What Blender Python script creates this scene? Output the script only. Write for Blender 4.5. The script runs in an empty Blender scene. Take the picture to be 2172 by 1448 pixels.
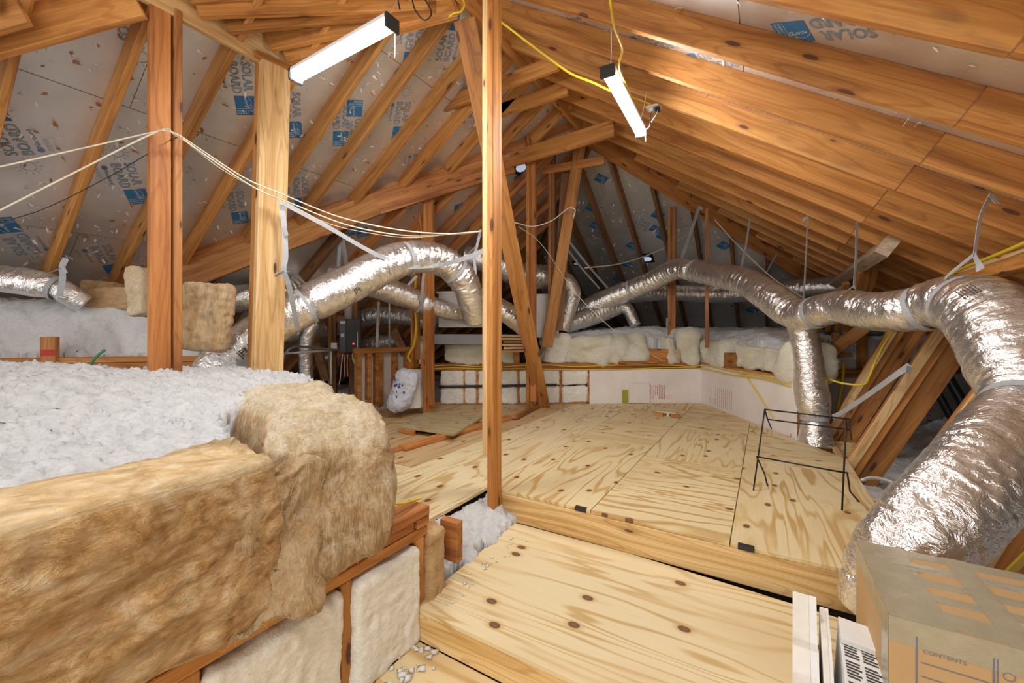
import bpy, bmesh, math, random
import numpy as np
from mathutils import Matrix, Vector
random.seed(7); RNG = np.random.default_rng(7)
S = bpy.context.scene
COL = S.collection

# ------------------------------------------------------------------ camera
YAW = math.radians(31.2); FPX = 887.0; ZC = 1.19; PITCH = 2/3
cam_d = bpy.data.cameras.new('camera'); cam = bpy.data.objects.new('camera', cam_d); COL.objects.link(cam)
cam.location = (0, 0, ZC); cam.rotation_euler = (math.pi/2, 0, YAW)
cam_d.sensor_width = 36; cam_d.lens = 36*FPX/2172; cam_d.shift_y = -21/2172
cam_d.clip_start = .02; cam_d.clip_end = 60
S.camera = cam
# ------------------------------------------------------------------ world, exposure
W = bpy.data.worlds.new('world'); S.world = W; W.use_nodes = True
W.node_tree.nodes['Background'].inputs[0].default_value = (1, .97, .93, 1)
W.node_tree.nodes['Background'].inputs[1].default_value = 1.0
S.view_settings.view_transform = 'Standard'; S.view_settings.look = 'None'
S.view_settings.gamma = 1; S.view_settings.use_curve_mapping = False
S.view_settings.exposure = 0.72
LAMP = 72.0     # emission of the tube lights

# ------------------------------------------------------------------ geometry of the place
fw = np.array([-math.sin(YAW), math.cos(YAW), 0]); rt = np.array([math.cos(YAW), math.sin(YAW), 0]); CP = np.array([0, 0, ZC])
def ray(px, py): return fw + rt*(px-1086)/FPX + np.array([0, 0, (703-py)/FPX])
def at(px, py, D): return CP + ray(px, py)*D
def onz(px, py, z): r = ray(px, py); return CP + r*(z-ZC)/r[2]
def onx(px, py, x): r = ray(px, py); return CP + r*x/r[0]
def ony(px, py, y): r = ray(px, py); return CP + r*y/r[1]
def onp(px, py, n, d): r = ray(px, py); n = np.array(n); return CP + r*(d-n@CP)/(n@r)
RC = 1.15; RP = 1.82; ZRB = ZC+RC+PITCH*RP          # underside of rafters at the ridge
CS = math.cos(math.atan(PITCH)); SN = math.sin(math.atan(PITCH))
RD = .14                                           # rafter depth
def onR(px, py, o=0.): return onp(px, py, (PITCH, 0, 1), ZC+RC+o)
def onL(px, py, o=0.): return onp(px, py, (-PITCH, 0, 1), ZRB+PITCH*RP+o)
PLAT = .30; STEP = .142; LOW = .02

# ------------------------------------------------------------------ noise
def _h(ix, iy, iz):
    h = (ix.astype(np.int64)*374761393 + iy.astype(np.int64)*668265263 + iz.astype(np.int64)*1274126177) & 0xffffffff
    h = ((h ^ (h >> 13))*1103515245) & 0xffffffff
    h = ((h ^ (h >> 16))*2654435761) & 0xffffffff
    return ((h ^ (h >> 15)) & 0xffff)/65535.0
def vnoise(p):
    p = np.asarray(p, float); f = np.floor(p); t = p-f; t = t*t*(3-2*t); i = f.astype(np.int64)
    x, y, z = i[:, 0], i[:, 1], i[:, 2]; u, v, w = t[:, 0], t[:, 1], t[:, 2]
    r = 0
    for dx in (0, 1):
        for dy in (0, 1):
            for dz in (0, 1):
                r = r + _h(x+dx, y+dy, z+dz)*(u if dx else 1-u)*(v if dy else 1-v)*(w if dz else 1-w)
    return r*2-1
def fbm(p, o=4, g=.5):
    p = np.asarray(p, float); r = 0; a = 1; s = 0
    for k in range(o): r = r+a*vnoise(p*2**k+17.3*k); s += a; a *= g
    return r/s
def ridge(p, o=4, g=.5):
    p = np.asarray(p, float); r = 0; a = 1; s = 0
    for k in range(o): r = r+a*(1-np.abs(vnoise(p*2**k+9.1*k))); s += a; a *= g
    return r/s*2-1

# ------------------------------------------------------------------ materials
MAT = {}
class NT:
    def __init__(s, name):
        s.m = bpy.data.materials.new(name); s.m.use_nodes = True; s.t = s.m.node_tree; s.n = s.t.nodes; s.n.clear()
        s.out = s.N('ShaderNodeOutputMaterial'); s.b = s.N('ShaderNodeBsdfPrincipled'); s.l(s.b.outputs[0], s.out.inputs[0])
        MAT[name] = s.m
    def N(s, t, **k):
        n = s.n.new(t)
        for a, v in k.items(): setattr(n, a, v)
        return n
    def l(s, a, b): s.t.links.new(a, b)
    def set(s, **k):
        for a, v in k.items():
            i = s.b.inputs[a.replace('_', ' ')]
            if hasattr(v, 'is_output') or isinstance(v, bpy.types.NodeSocket): s.l(v, i)
            else: i.default_value = v
    def coord(s, scale=(1, 1, 1), rnd=True, kind='Object'):
        tc = s.N('ShaderNodeTexCoord'); mp = s.N('ShaderNodeMapping'); mp.inputs['Scale'].default_value = scale
        if rnd:
            oi = s.N('ShaderNodeObjectInfo'); mu = s.N('ShaderNodeMath', operation='MULTIPLY'); mu.inputs[1].default_value = 37.0
            s.l(oi.outputs['Random'], mu.inputs[0]); va = s.N('ShaderNodeVectorMath', operation='ADD')
            s.l(tc.outputs[kind], va.inputs[0]); s.l(mu.outputs[0], va.inputs[1]); s.l(va.outputs[0], mp.inputs[0])
        else: s.l(tc.outputs[kind], mp.inputs[0])
        return mp.outputs[0]
    def noise(s, vec, scale=5, detail=3, rough=.5, dist=0):
        n = s.N('ShaderNodeTexNoise'); n.inputs['Scale'].default_value = scale; n.inputs['Detail'].default_value = detail
        n.inputs['Roughness'].default_value = rough; n.inputs['Distortion'].default_value = dist
        s.l(vec, n.inputs['Vector']); return n.outputs['Fac']
    def ramp(s, fac, stops):
        r = s.N('ShaderNodeValToRGB'); e = r.color_ramp.elements
        while len(e) < len(stops): e.new(.5)
        for k, (p, c) in enumerate(stops): e[k].position = p; e[k].color = (*c, 1) if len(c) == 3 else c
        s.l(fac, r.inputs[0]); return r.outputs[0]
    def mix(s, fac, a, b, mode='MIX'):
        m = s.N('ShaderNodeMix', data_type='RGBA', blend_type=mode)
        for sock, v in ((m.inputs[0], fac), (m.inputs[6], a), (m.inputs[7], b)):
            if isinstance(v, bpy.types.NodeSocket): s.l(v, sock)
            elif isinstance(v, (int, float)): sock.default_value = v
            else: sock.default_value = (*v, 1)
        return m.outputs[2]
    def bump(s, h, strength=.3, dist=.01):
        b = s.N('ShaderNodeBump'); b.inputs['Strength'].default_value = strength; b.inputs['Distance'].default_value = dist
        s.l(h, b.inputs['Height']); s.l(b.outputs[0], s.b.inputs['Normal'])

def wood(name, cols, knot=(.10, .035, .012), kscale=2.9, ring=1.0, rough=.62, spread=.5, stain=.0, ra=.11):
    t = NT(name); g = t.coord((.55, 9, 9)); n1 = t.noise(g, 2.2, 5, .6, .6)
    w = t.coord((.22, 2.6, 2.6)); n2 = t.noise(w, 2.0, 2, .5)
    m = t.N('ShaderNodeMath', operation='MULTIPLY'); m.inputs[1].default_value = 26*ring; t.l(n2, m.inputs[0])
    si = t.N('ShaderNodeMath', operation='SINE'); t.l(m.outputs[0], si.inputs[0])
    a = t.N('ShaderNodeMath', operation='MULTIPLY_ADD'); a.inputs[1].default_value = ra; t.l(si.outputs[0], a.inputs[0]); t.l(n1, a.inputs[2])
    c = t.ramp(a.outputs[0], [(.25, cols[0]), (.5, cols[1]), (.78, cols[2])])
    oi = t.N('ShaderNodeObjectInfo')
    hv = t.N('ShaderNodeHueSaturation'); mr = t.N('ShaderNodeMapRange'); t.l(oi.outputs['Random'], mr.inputs[0])
    mr.inputs[3].default_value = 1.10-spread*.42; mr.inputs[4].default_value = 1.12+spread*.36; t.l(mr.outputs[0], hv.inputs['Value']); t.l(c, hv.inputs['Color'])
    fine = t.noise(t.coord((1.2, 80, 80)), 2, 3); c = t.mix(.24, hv.outputs[0], t.ramp(fine, [(.3, (.3, .22, .16)), (.65, (1, 1, 1))]), 'MULTIPLY')
    mb = t.N('ShaderNodeMath', operation='MULTIPLY'); mb.inputs[1].default_value = 120*ring; t.l(n2, mb.inputs[0]); sb = t.N('ShaderNodeMath', operation='SINE'); t.l(mb.outputs[0], sb.inputs[0])
    c = t.mix(.42, c, t.ramp(sb.outputs[0], [(.0, (1, 1, 1)), (.55, (1, 1, 1)), (.95, (.62, .44, .30))]), 'MULTIPLY')
    if stain:
        sn = t.noise(t.coord((2.2, 9, 9)), 1.6, 4, .65); c = t.mix(t.ramp(sn, [(.56, (0, 0, 0)), (.72, (stain,)*3)]), c, (.16, .09, .05))
    v = t.N('ShaderNodeTexVoronoi'); v.inputs['Scale'].default_value = kscale; t.l(t.coord((1., 3.6, 3.6)), v.inputs['Vector'])
    k = t.ramp(v.outputs['Distance'], [(.0, (1, 1, 1)), (.095, (.95,)*3), (.115, (.3,)*3), (.22, (0, 0, 0))])
    t.set(Base_Color=t.mix(k, c, knot), Roughness=rough); t.bump(a.outputs[0], .12, .004)
def ply(name, cols, knot=(.16, .075, .035), ks=3.0, dens=.15):
    t = NT(name); w = t.coord((.34, 2.3, 2.0)); n = t.noise(w, 1.5, 3, .5, .45)
    m = t.N('ShaderNodeMath', operation='MULTIPLY'); m.inputs[1].default_value = 75; t.l(n, m.inputs[0])
    si = t.N('ShaderNodeMath', operation='SINE'); t.l(m.outputs[0], si.inputs[0])
    pat = t.noise(t.coord((1, 1.6, 1)), 2.3, 2)
    m0 = t.N('ShaderNodeMath', operation='MULTIPLY'); t.l(si.outputs[0], m0.inputs[0]); t.l(pat, m0.inputs[1])
    mm = t.N('ShaderNodeMath', operation='MULTIPLY_ADD'); t.l(m0.outputs[0], mm.inputs[0]); mm.inputs[1].default_value = .8; mm.inputs[2].default_value = .5
    c = t.ramp(mm.outputs[0], [(.06, cols[0]), (.24, cols[1]), (.42, cols[2])])
    fine = t.noise(t.coord((3, 60, 60)), 2, 2); c = t.mix(.10, c, t.ramp(fine, [(.3, (.45,)*3), (.7, (1,)*3)]), 'MULTIPLY')
    big = t.noise(t.coord((1, 2.2, 1)), 1.7, 3); c = t.mix(t.ramp(big, [(.48, (0,)*3), (.72, (.45,)*3)]), c, cols[3])
    v = t.N('ShaderNodeTexVoronoi', voronoi_dimensions='2D'); v.inputs['Scale'].default_value = ks; t.l(t.coord((1, 1.45, 1)), v.inputs['Vector'])
    vr = t.N('ShaderNodeSeparateColor'); t.l(v.outputs['Color'], vr.inputs[0])
    th = t.N('ShaderNodeMath', operation='GREATER_THAN'); t.l(vr.outputs[0], th.inputs[0]); th.inputs[1].default_value = .28
    def disc(stops):
        r = t.ramp(v.outputs['Distance'], stops); q = t.N('ShaderNodeMath', operation='MULTIPLY'); t.l(r, q.inputs[0]); t.l(th.outputs[0], q.inputs[1]); return q.outputs[0]
    halo = disc([(.0, (.8,)*3), (.07, (.6,)*3), (.14, (0,)*3)]); kn = disc([(.0, (.85,)*3), (.058, (1.,)*3), (.075, (0,)*3)])
    c = t.mix(halo, c, (.62, .36, .12)); c = t.mix(kn, c, knot)
    t.set(Base_Color=c, Roughness=.55); t.bump(mm.outputs[0], .06, .002)
PINE = [(.30, .115, .026), (.51, .215, .048), (.63, .31, .088)]
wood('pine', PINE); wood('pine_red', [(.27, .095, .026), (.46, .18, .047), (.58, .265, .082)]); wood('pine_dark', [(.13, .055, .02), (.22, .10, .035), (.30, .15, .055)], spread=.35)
wood('pine_light', [(.55, .33, .13), (.72, .48, .22), (.80, .60, .34)], spread=.2)
wood('pine_raf', [(.37, .15, .035), (.56, .25, .06), (.66, .34, .105)], stain=.35)
wood('pine_new', [(.60, .37, .13), (.74, .51, .22), (.80, .60, .31)], ring=2.4, spread=.15, ra=.22)
wood('pine_grey', [(.42, .30, .20), (.58, .44, .31), (.68, .56, .42)], spread=.2)
ply('plywood', [(.58, .37, .14), (.74, .55, .27), (.80, .655, .38), (.62, .41, .18)], ks=3.4)
ply('plywood_pale', [(.62, .43, .19), (.77, .60, .33), (.82, .69, .43), (.72, .51, .25)], ks=3.0)
ply('plywood_old', [(.42, .25, .10), (.58, .38, .18), (.65, .46, .25), (.48, .30, .13)])
ply('plywood_grey', [(.32, .24, .12), (.44, .35, .18), (.50, .41, .23), (.36, .28, .14)])

def foil(name, base, rough, bs, scale, metal=1.0, tint=None):
    t = NT(name); v = t.coord((1, 1, 1)); n = t.noise(v, scale, 6, .65, .3)
    c = t.ramp(t.noise(v, 3, 3), [(.3, tuple(x*.86 for x in base)), (.7, base)])
    if tint: c = t.mix(t.ramp(t.noise(v, 1.3, 2), [(.45, (0,)*3), (.7, (.6,)*3)]), c, tint)
    r = t.ramp(t.noise(v, 7, 3), [(.3, (rough*.75,)*3), (.7, (rough*1.25,)*3)])
    t.set(Base_Color=c, Metallic=metal, Roughness=r); t.bump(n, bs, .01)
foil('roof_foil', (.86, .855, .84), .42, .22, 34, .78)
def ductfoil(name, base, rough, metal, b1):
    t = NT(name); at_ = t.N('ShaderNodeAttribute', attribute_name='duct'); 
    def mp(sc):
        m = t.N('ShaderNodeMapping'); m.inputs['Scale'].default_value = sc; t.l(at_.outputs['Vector'], m.inputs[0]); return m.outputs[0]
    cr = t.noise(mp((11, 1.1, 1.1)), 2.4, 4, .6, .9); fine = t.noise(mp((26, 2.2, 2.2)), 2.0, 3, .6, .6); lo = t.noise(mp((3, 1, 1)), 1.6, 2)
    rdg = t.N('ShaderNodeMath', operation='ABSOLUTE'); sb = t.N('ShaderNodeMath', operation='SUBTRACT'); t.l(cr, sb.inputs[0]); sb.inputs[1].default_value = .5; t.l(sb.outputs[0], rdg.inputs[0])
    ma = t.N('ShaderNodeMath', operation='MULTIPLY_ADD'); t.l(rdg.outputs[0], ma.inputs[0]); ma.inputs[1].default_value = -3.2; t.l(fine, ma.inputs[2])
    c = t.ramp(lo, [(.35, tuple(x*.88 for x in base)), (.65, base)])
    t.set(Base_Color=c, Metallic=metal, Roughness=t.ramp(lo, [(.3, (rough*.8,)*3), (.7, (rough*1.25,)*3)])); t.bump(ma.outputs[0], b1, .012)
ductfoil('duct_foil', (.97, .97, .965), .22, .93, .40)
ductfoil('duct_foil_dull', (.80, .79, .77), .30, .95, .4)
foil('galvanised', (.33, .34, .35), .5, .05, 60, .6)
foil('flap_foil', (.90, .88, .84), .4, .2, 30, .1)

def plain(name, col, rough=.6, metal=0., var=.12, scale=12, bump=0, emit=0, spec=.5, bd=.01):
    t = NT(name); v = t.coord((1, 1, 1)); n = t.noise(v, scale, 4, .6)
    t.set(Base_Color=t.ramp(n, [(.3, tuple(max(0, x*(1-var)) for x in col)), (.7, tuple(min(1, x*(1+var)) for x in col))]), Roughness=rough, Metallic=metal, Specular_IOR_Level=spec)
    if bump: t.bump(t.noise(v, scale*2, 5, .7), bump, bd)
    if emit: t.set(Emission_Color=(*col, 1), Emission_Strength=emit)
def fluffmat(name, a, b, speck_shade, scale=55, sp=(.60, .74)):
    t = NT(name); v = t.coord((1, 1, 1), False); n = t.noise(v, scale, 6, .72, .2); n2 = t.noise(v, 9, 4, .6); n3 = t.noise(v, 60, 4, .7)
    c = t.ramp(n2, [(.3, a), (.7, b)]); c = t.mix(t.ramp(n3, [(sp[0], (0,)*3), (sp[1], (.55,)*3)]), c, speck_shade)  # grey specks, also painted as tiny shadows between the clumps
    t.set(Base_Color=c, Roughness=.95, Specular_IOR_Level=.1, Sheen_Weight=.25); t.bump(n, .85, .012)
fluffmat('fluff', (.81, .84, .875), (.89, .91, .935), (.56, .58, .61), scale=110, sp=(.52, .70))
fluffmat('fluff_brightened', (.86, .885, .92), (.92, .94, .96), (.62, .62, .62), scale=90)  # paler copy of fluff: brightness put into the colour where light hardly reaches
def battmat(name, cols, sc=(3, 14, 3), bump=.9):
    t = NT(name); v = t.coord(sc, False); n = t.noise(v, 3.2, 7, .68, 1.1); n2 = t.noise(t.coord((1, 1, 1), False), 4.5, 4, .6, .8)
    f = t.noise(t.coord(tuple(x*5 for x in sc), False), 3, 4, .7)
    m = t.mix(.5, n, n2); c = t.ramp(m, [(.30, cols[0]), (.43, cols[1]), (.56, cols[2]), (.70, cols[3])])
    c = t.mix(.22, c, t.ramp(f, [(.32, (.42, .33, .24)), (.6, (1, 1, 1))]), 'MULTIPLY')
    t.set(Base_Color=c, Roughness=.92, Specular_IOR_Level=.12, Sheen_Weight=.2); t.bump(t.mix(.5, n, f), bump, .025)
def battmix(name, side, top, sc_s, sc_t, bump=.9):
    t = NT(name)
    def col(cols, sc):
        n = t.noise(t.coord(sc, False), 3.2, 8, .7, 2.6); n2 = t.noise(t.coord((1, 1, 1), False), 6.5, 6, .68, 2.2); f = t.noise(t.coord(tuple(x*5 for x in sc), False), 3, 4, .7)
        c = t.ramp(t.mix(.55, n, n2), [(.34, cols[0]), (.45, cols[1]), (.54, cols[2]), (.66, cols[3])]); c = t.mix(.38, c, t.ramp(f, [(.32, (.46, .33, .22)), (.58, (1, 1, 1))]), 'MULTIPLY'); return c, t.mix(.5, n, f)
    a, ha = col(side, sc_s); b, hb = col(top, sc_t); at_ = t.N('ShaderNodeAttribute', attribute_name='top')
    f = t.ramp(at_.outputs['Fac'], [(.35, (0, 0, 0)), (.6, (1, 1, 1))])
    t.set(Base_Color=t.mix(f, a, b), Roughness=.92, Specular_IOR_Level=.12, Sheen_Weight=.2); t.bump(t.mix(f, ha, hb), bump, .03)
BRN = [(.30, .13, .036), (.60, .34, .12), (.77, .52, .26), (.92, .77, .54)]; TAN = [(.46, .27, .10), (.66, .45, .20), (.78, .59, .33), (.88, .74, .52)]; CRM = [(.58, .42, .20), (.76, .61, .38), (.86, .75, .55), (.93, .86, .72)]
battmix('batt_long', BRN, TAN, (1.4, 2.4, 6), (2, 1.0, 14)); battmix('batt_thick', [(.30, .15, .06), (.58, .36, .16), (.77, .58, .35), (.88, .75, .55)], CRM, (9, 9, 1.5), (5, 5, 5))
battmat('batt_brown', [(.36, .19, .075), (.56, .34, .15), (.70, .48, .26), (.83, .66, .45)], (1.2, 2.6, 7))
battmat('batt_tan', [(.44, .26, .10), (.66, .45, .21), (.77, .58, .32), (.86, .72, .50)], (2, 1.2, 16))
battmat('batt_cream', [(.60, .44, .22), (.76, .61, .38), (.85, .74, .54), (.91, .84, .70)], (5, 5, 5))
battmat('batt_strand', [(.38, .20, .08), (.62, .40, .19), (.78, .60, .37), (.88, .76, .56)], (9, 9, 1.6), 1.0)
battmat('batt_white', [(.80, .78, .64), (.90, .895, .81), (.95, .95, .91), (.97, .975, .96)], (3, 3, 5), .45)
battmat('batt_yellow', [(.76, .71, .46), (.90, .87, .68), (.95, .94, .84), (.97, .97, .93)], (3, 3, 8), .9)
plain('foam_pink', (.88, .835, .815), .75, var=.06, scale=4)
plain('board_grey', (.46, .45, .43), .8, var=.1, scale=4)
plain('ink_blue', (.10, .21, .34), .55); plain('stamp_blue', (.035, .17, .38), .5); plain('stamp_white', (.62, .70, .74), .5)
plain('ink_red', (.55, .17, .17), .7); plain('ink_magenta', (.62, .05, .14), .6); plain('ink_dark', (.05, .05, .055), .6); plain('ink_bluegrey', (.16, .18, .27), .6)
plain('strap', (.44, .46, .49), .45, var=.1); plain('cable_cream', (.72, .66, .52), .5); plain('cable_yellow', (.80, .58, .03), .45, var=.08)
plain('cable_white', (.85, .85, .84), .4); plain('cable_black', (.02, .02, .022), .45); plain('cable_orange', (.75, .20, .06), .45)
plain('plastic_black', (.025, .027, .03), .4); plain('heater_grey', (.10, .10, .11), .35, .3, .1); plain('plastic_white', (.80, .80, .79), .4, var=.04)
plain('pvc', (.62, .56, .52), .5, var=.05); plain('pipe_white', (.72, .73, .75), .4); plain('iron', (.03, .03, .03), .5, .6)
plain('nail', (.35, .33, .30), .4, .9); plain('green', (.05, .33, .19), .5); plain('copper', (.70, .36, .24), .35, .9)
plain('olive', (.42, .38, .05), .7); plain('rust', (.20, .06, .04), .9, var=.4); plain('void', (.012, .011, .010), .9); plain('gypsum', (.30, .27, .24), .9)
plain('drywall', (.80, .76, .69), .85, var=.07, scale=20, bump=.25); plain('paper_white', (.80, .80, .78), .7, var=.04)
plain('sack', (.66, .70, .80), .35, var=.1, scale=9, bump=.6, bd=.03); plain('sack_blue', (.07, .10, .36), .4)
plain('plenum', (.66, .66, .64), .5, var=.06); plain('mastic', (.28, .28, .28), .8); plain('lens', (.55, .70, .95), .3, emit=.35); plain('lens_dim', (.45, .55, .75), .3, emit=.12)
plain('led_red', (1, .03, .03), .3, emit=4); plain('red_paint', (.55, .05, .03), .7)
plain('cardboard', (.56, .36, .17), .75, var=.06, scale=5); plain('tape_clear', (.40, .355, .24), .22, var=.1, spec=.8, bump=.3, scale=16)
plain('tape_gloss', (.46, .42, .31), .14, var=.12, spec=.9, bump=.5, scale=20); plain('steel_plate', (.50, .52, .47), .4, .8)
t = NT('tube_light'); t.set(Base_Color=(1, 1, 1, 1), Emission_Color=(1, .985, .96, 1), Emission_Strength=LAMP)

# ------------------------------------------------------------------ object helpers
WM = {}
def M4(o, X, Y, Z):
    return Matrix(((X[0], Y[0], Z[0], o[0]), (X[1], Y[1], Z[1], o[1]), (X[2], Y[2], Z[2], o[2]), (0, 0, 0, 1)))
def nrm(v): v = np.asarray(v, float); return v/np.linalg.norm(v)
def put(o, M, parent=None):
    COL.objects.link(o); M = M if M is not None else Matrix.Identity(4); WM[o.name] = M.copy()
    if parent is not None: o.parent = parent; o.matrix_basis = WM[parent.name].inverted() @ M
    else: o.matrix_basis = M
    return o
def tag(o, label=None, cat=None, group=None, kind=None):
    for k, v in (('label', label), ('category', cat), ('group', group), ('kind', kind)):
        if v: o[k] = v
    return o
def empty(name, loc, label=None, cat=None, group=None, kind=None):
    return tag(put(bpy.data.objects.new(name, None), Matrix.Translation(Vector([float(a) for a in loc]))), label, cat, group, kind)
def mesh(name, V, F, mat, parent=None, M=None, smooth=False, mats=None, fm=None):
    """V in world coordinates when M is None, else local to M"""
    V = np.asarray(V, float)
    if M is None:
        c = V.mean(0); M = Matrix.Translation(Vector(c)); V = V-c
    me = bpy.data.meshes.new(name); me.from_pydata([tuple(v) for v in V], [], [tuple(int(i) for i in f) for f in F])
    for m in (mats or [mat]): me.materials.append(MAT[m])
    if fm is not None: me.polygons.foreach_set('material_index', np.asarray(fm, np.int32))
    if smooth: me.polygons.foreach_set('use_smooth', np.ones(len(me.polygons), bool))
    me.update(); return put(bpy.data.objects.new(name, me), M, parent)
BOXF = [(0, 3, 2, 1), (4, 5, 6, 7), (0, 1, 5, 4), (1, 2, 6, 5), (2, 3, 7, 6), (3, 0, 4, 7)]
def boxv(a, b):
    (x0, y0, z0), (x1, y1, z1) = a, b
    return [(x0, y0, z0), (x1, y0, z0), (x1, y1, z0), (x0, y1, z0), (x0, y0, z1), (x1, y0, z1), (x1, y1, z1), (x0, y1, z1)]
def chamfer(me, w, seg=1):
    bm = bmesh.new(); bm.from_mesh(me); bmesh.ops.bevel(bm, geom=bm.edges[:], offset=w, segments=seg, affect='EDGES', profile=.7); bm.to_mesh(me); bm.free()
def board(name, p0, p1, thick, depth, up=(0, 0, 1), mat='pine', parent=None, ch=.003, dy=0., dz=0.):
    """a piece of timber from p0 to p1; depth runs along up, thick across; dy/dz shift the section"""
    p0 = np.asarray(p0, float); p1 = np.asarray(p1, float); X = nrm(p1-p0); up = np.asarray(up, float)
    Z = nrm(up-X*(up@X)); Y = np.cross(Z, X); L = np.linalg.norm(p1-p0)
    me = bpy.data.meshes.new(name); me.from_pydata(boxv((0, dy-thick/2, dz-depth/2), (L, dy+thick/2, dz+depth/2)), [], BOXF); me.materials.append(MAT[mat])
    if ch: chamfer(me, ch)
    return put(bpy.data.objects.new(name, me), M4(p0, X, Y, Z), parent)
def box(name, a, b, mat, parent=None, ch=.003, M=None, seg=1):
    a = np.asarray(a, float); b = np.asarray(b, float)
    if M is None: c = (a+b)/2; c[2] = min(a[2], b[2]); M = Matrix.Translation(Vector(c)); a = a-c; b = b-c
    me = bpy.data.meshes.new(name); me.from_pydata(boxv(np.minimum(a, b), np.maximum(a, b)), [], BOXF); me.materials.append(MAT[mat])
    if ch: chamfer(me, ch, seg)
    return put(bpy.data.objects.new(name, me), M, parent)
def spline(P, n=8, closed=False):
    P = np.asarray(P, float); out = []
    Q = np.vstack([2*P[0]-P[1], P, 2*P[-1]-P[-2]])
    for i in range(1, len(Q)-2):
        a, b, c, d = Q[i-1:i+3]
        for k in range(n):
            t = k/n; out.append(.5*((2*b)+(-a+c)*t+(2*a-5*b+4*c-d)*t*t+(-a+3*b-3*c+d)*t**3))
    out.append(P[-1]); return np.array(out)
def resample(P, step):
    d = np.r_[0, np.cumsum(np.linalg.norm(np.diff(P[:, :3], axis=0), axis=1))]; n = max(2, int(d[-1]/step)+1)
    s = np.linspace(0, d[-1], n); return np.stack([np.interp(s, d, P[:, k]) for k in range(P.shape[1])], 1), s
def frames(P):
    T = np.gradient(P, axis=0); T /= np.linalg.norm(T, axis=1)[:, None]
    u = np.cross(T[0], (0, 0, 1.)); u = u if np.linalg.norm(u) > .1 else np.cross(T[0], (1., 0, 0)); u = nrm(u); U = []
    for k in range(len(P)): u = nrm(u-T[k]*(u@T[k])); U.append(u)
    U = np.array(U); return T, U, np.cross(T, U)
def gridfaces(n, m, wrap):
    F = []
    for i in range(n-1):
        for j in range(m if wrap else m-1):
            k = (j+1) % m; F.append((i*m+j, i*m+k, (i+1)*m+k, (i+1)*m+j))
    return F
def tube(name, P, r, mat, parent=None, seg=8, n=6, smooth=True, straight=False, caps=True):
    P = np.asarray(P, float); Q = P if straight else spline(P, n)
    T, U, V = frames(Q); a = np.linspace(0, 2*np.pi, seg, endpoint=False)
    rr = np.full(len(Q), r) if np.isscalar(r) else np.interp(np.linspace(0, 1, len(Q)), np.linspace(0, 1, len(r)), r)
    X = Q[:, None]+rr[:, None, None]*(np.cos(a)[None, :, None]*U[:, None]+np.sin(a)[None, :, None]*V[:, None])
    F = gridfaces(len(Q), seg, True)
    if caps: F += [tuple(range(seg))[::-1], tuple(range((len(Q)-1)*seg, len(Q)*seg))]
    return mesh(name, X.reshape(-1, 3), F, mat, parent, smooth=smooth)
def duct(name, PR, mat='duct_foil', parent=None, seg=56, step=.009, amp=.06, n=8, seed=0., pinch=(), caps=True):
    """PR rows: x,y,z,radius; pinch: list of (arc fraction, width, amount) where a strap bites in"""
    Q, s = resample(spline(PR, n), step); P = Q[:, :3]; R = Q[:, 3]; T, U, V = frames(P); a = np.linspace(0, 2*np.pi, seg, endpoint=False)
    for f, w, am in pinch: R = R*(1-am*np.exp(-((s-f*s[-1])/w)**2))
    ss, aa = np.meshgrid(s, a, indexing='ij'); ca, sa = np.cos(aa), np.sin(aa)
    curv = np.linalg.norm(np.gradient(T, s, axis=0), axis=1); cv = np.clip(.7+curv*.5, .7, 2.0)[:, None]
    q = np.stack([ss*7+seed+.9*sa, ca*.9+ss*.6, sa*.9], -1).reshape(-1, 3)
    q2 = np.stack([ss*26+seed+2*sa, ca*1.1, sa*1.1+ss*1.5], -1).reshape(-1, 3)
    q3 = np.stack([ss*3+seed, ca*.9, sa*.9], -1).reshape(-1, 3)
    q4 = np.stack([ss*44+seed*3+2.4*ca, ca*1.3+ss*2, sa*1.3], -1).reshape(-1, 3)
    cr = lambda z: (1-np.abs(vnoise(z)))**4
    d = (.35*fbm(q, 3)-.42*cr(q2)-.22*cr(q4)).reshape(ss.shape)*cv+.45*fbm(q3, 2).reshape(ss.shape)
    rad = R[:, None]*(1+amp*d)
    sag = 1-.10*np.clip(-(V[:, 2][:, None]*sa+U[:, 2][:, None]*ca), 0, 1)**4
    X = P[:, None]+(rad*sag)[..., None]*(ca[..., None]*U[:, None]+sa[..., None]*V[:, None])
    F = gridfaces(len(P), seg, True)
    if caps: F += [tuple(range(seg))[::-1], tuple(range((len(P)-1)*seg, len(P)*seg))]
    o = mesh(name, X.reshape(-1, 3), F, mat, parent, smooth=True)
    at_ = o.data.attributes.new('duct', 'FLOAT_VECTOR', 'POINT'); at_.data.foreach_set('vector', np.stack([ss+seed, ca*R.mean()*6, sa*R.mean()*6], -1).reshape(-1))
    return o
def ribbon(name, P, w, side, mat='strap', parent=None, th=.0016, n=5, straight=False):
    P = np.asarray(P, float); Q = P if straight else spline(P, n); T = np.gradient(Q, axis=0); T /= np.linalg.norm(T, axis=1)[:, None]
    sd = np.asarray(side, float); sd = np.tile(sd, (len(Q), 1)) if sd.ndim == 1 else np.stack([np.interp(np.linspace(0, 1, len(Q)), np.linspace(0, 1, len(sd)), sd[:, k]) for k in range(3)], 1)
    B = sd-T*np.sum(sd*T, 1)[:, None]; B /= np.linalg.norm(B, axis=1)[:, None]; N = np.cross(T, B)
    X = np.stack([Q+B*w/2+N*th/2, Q-B*w/2+N*th/2, Q-B*w/2-N*th/2, Q+B*w/2-N*th/2], 1)
    F = gridfaces(len(Q), 4, True)+[(3, 2, 1, 0), tuple(range(4*len(Q)-4, 4*len(Q)))]
    return mesh(name, X.reshape(-1, 3), F, mat, parent, smooth=False)
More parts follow.
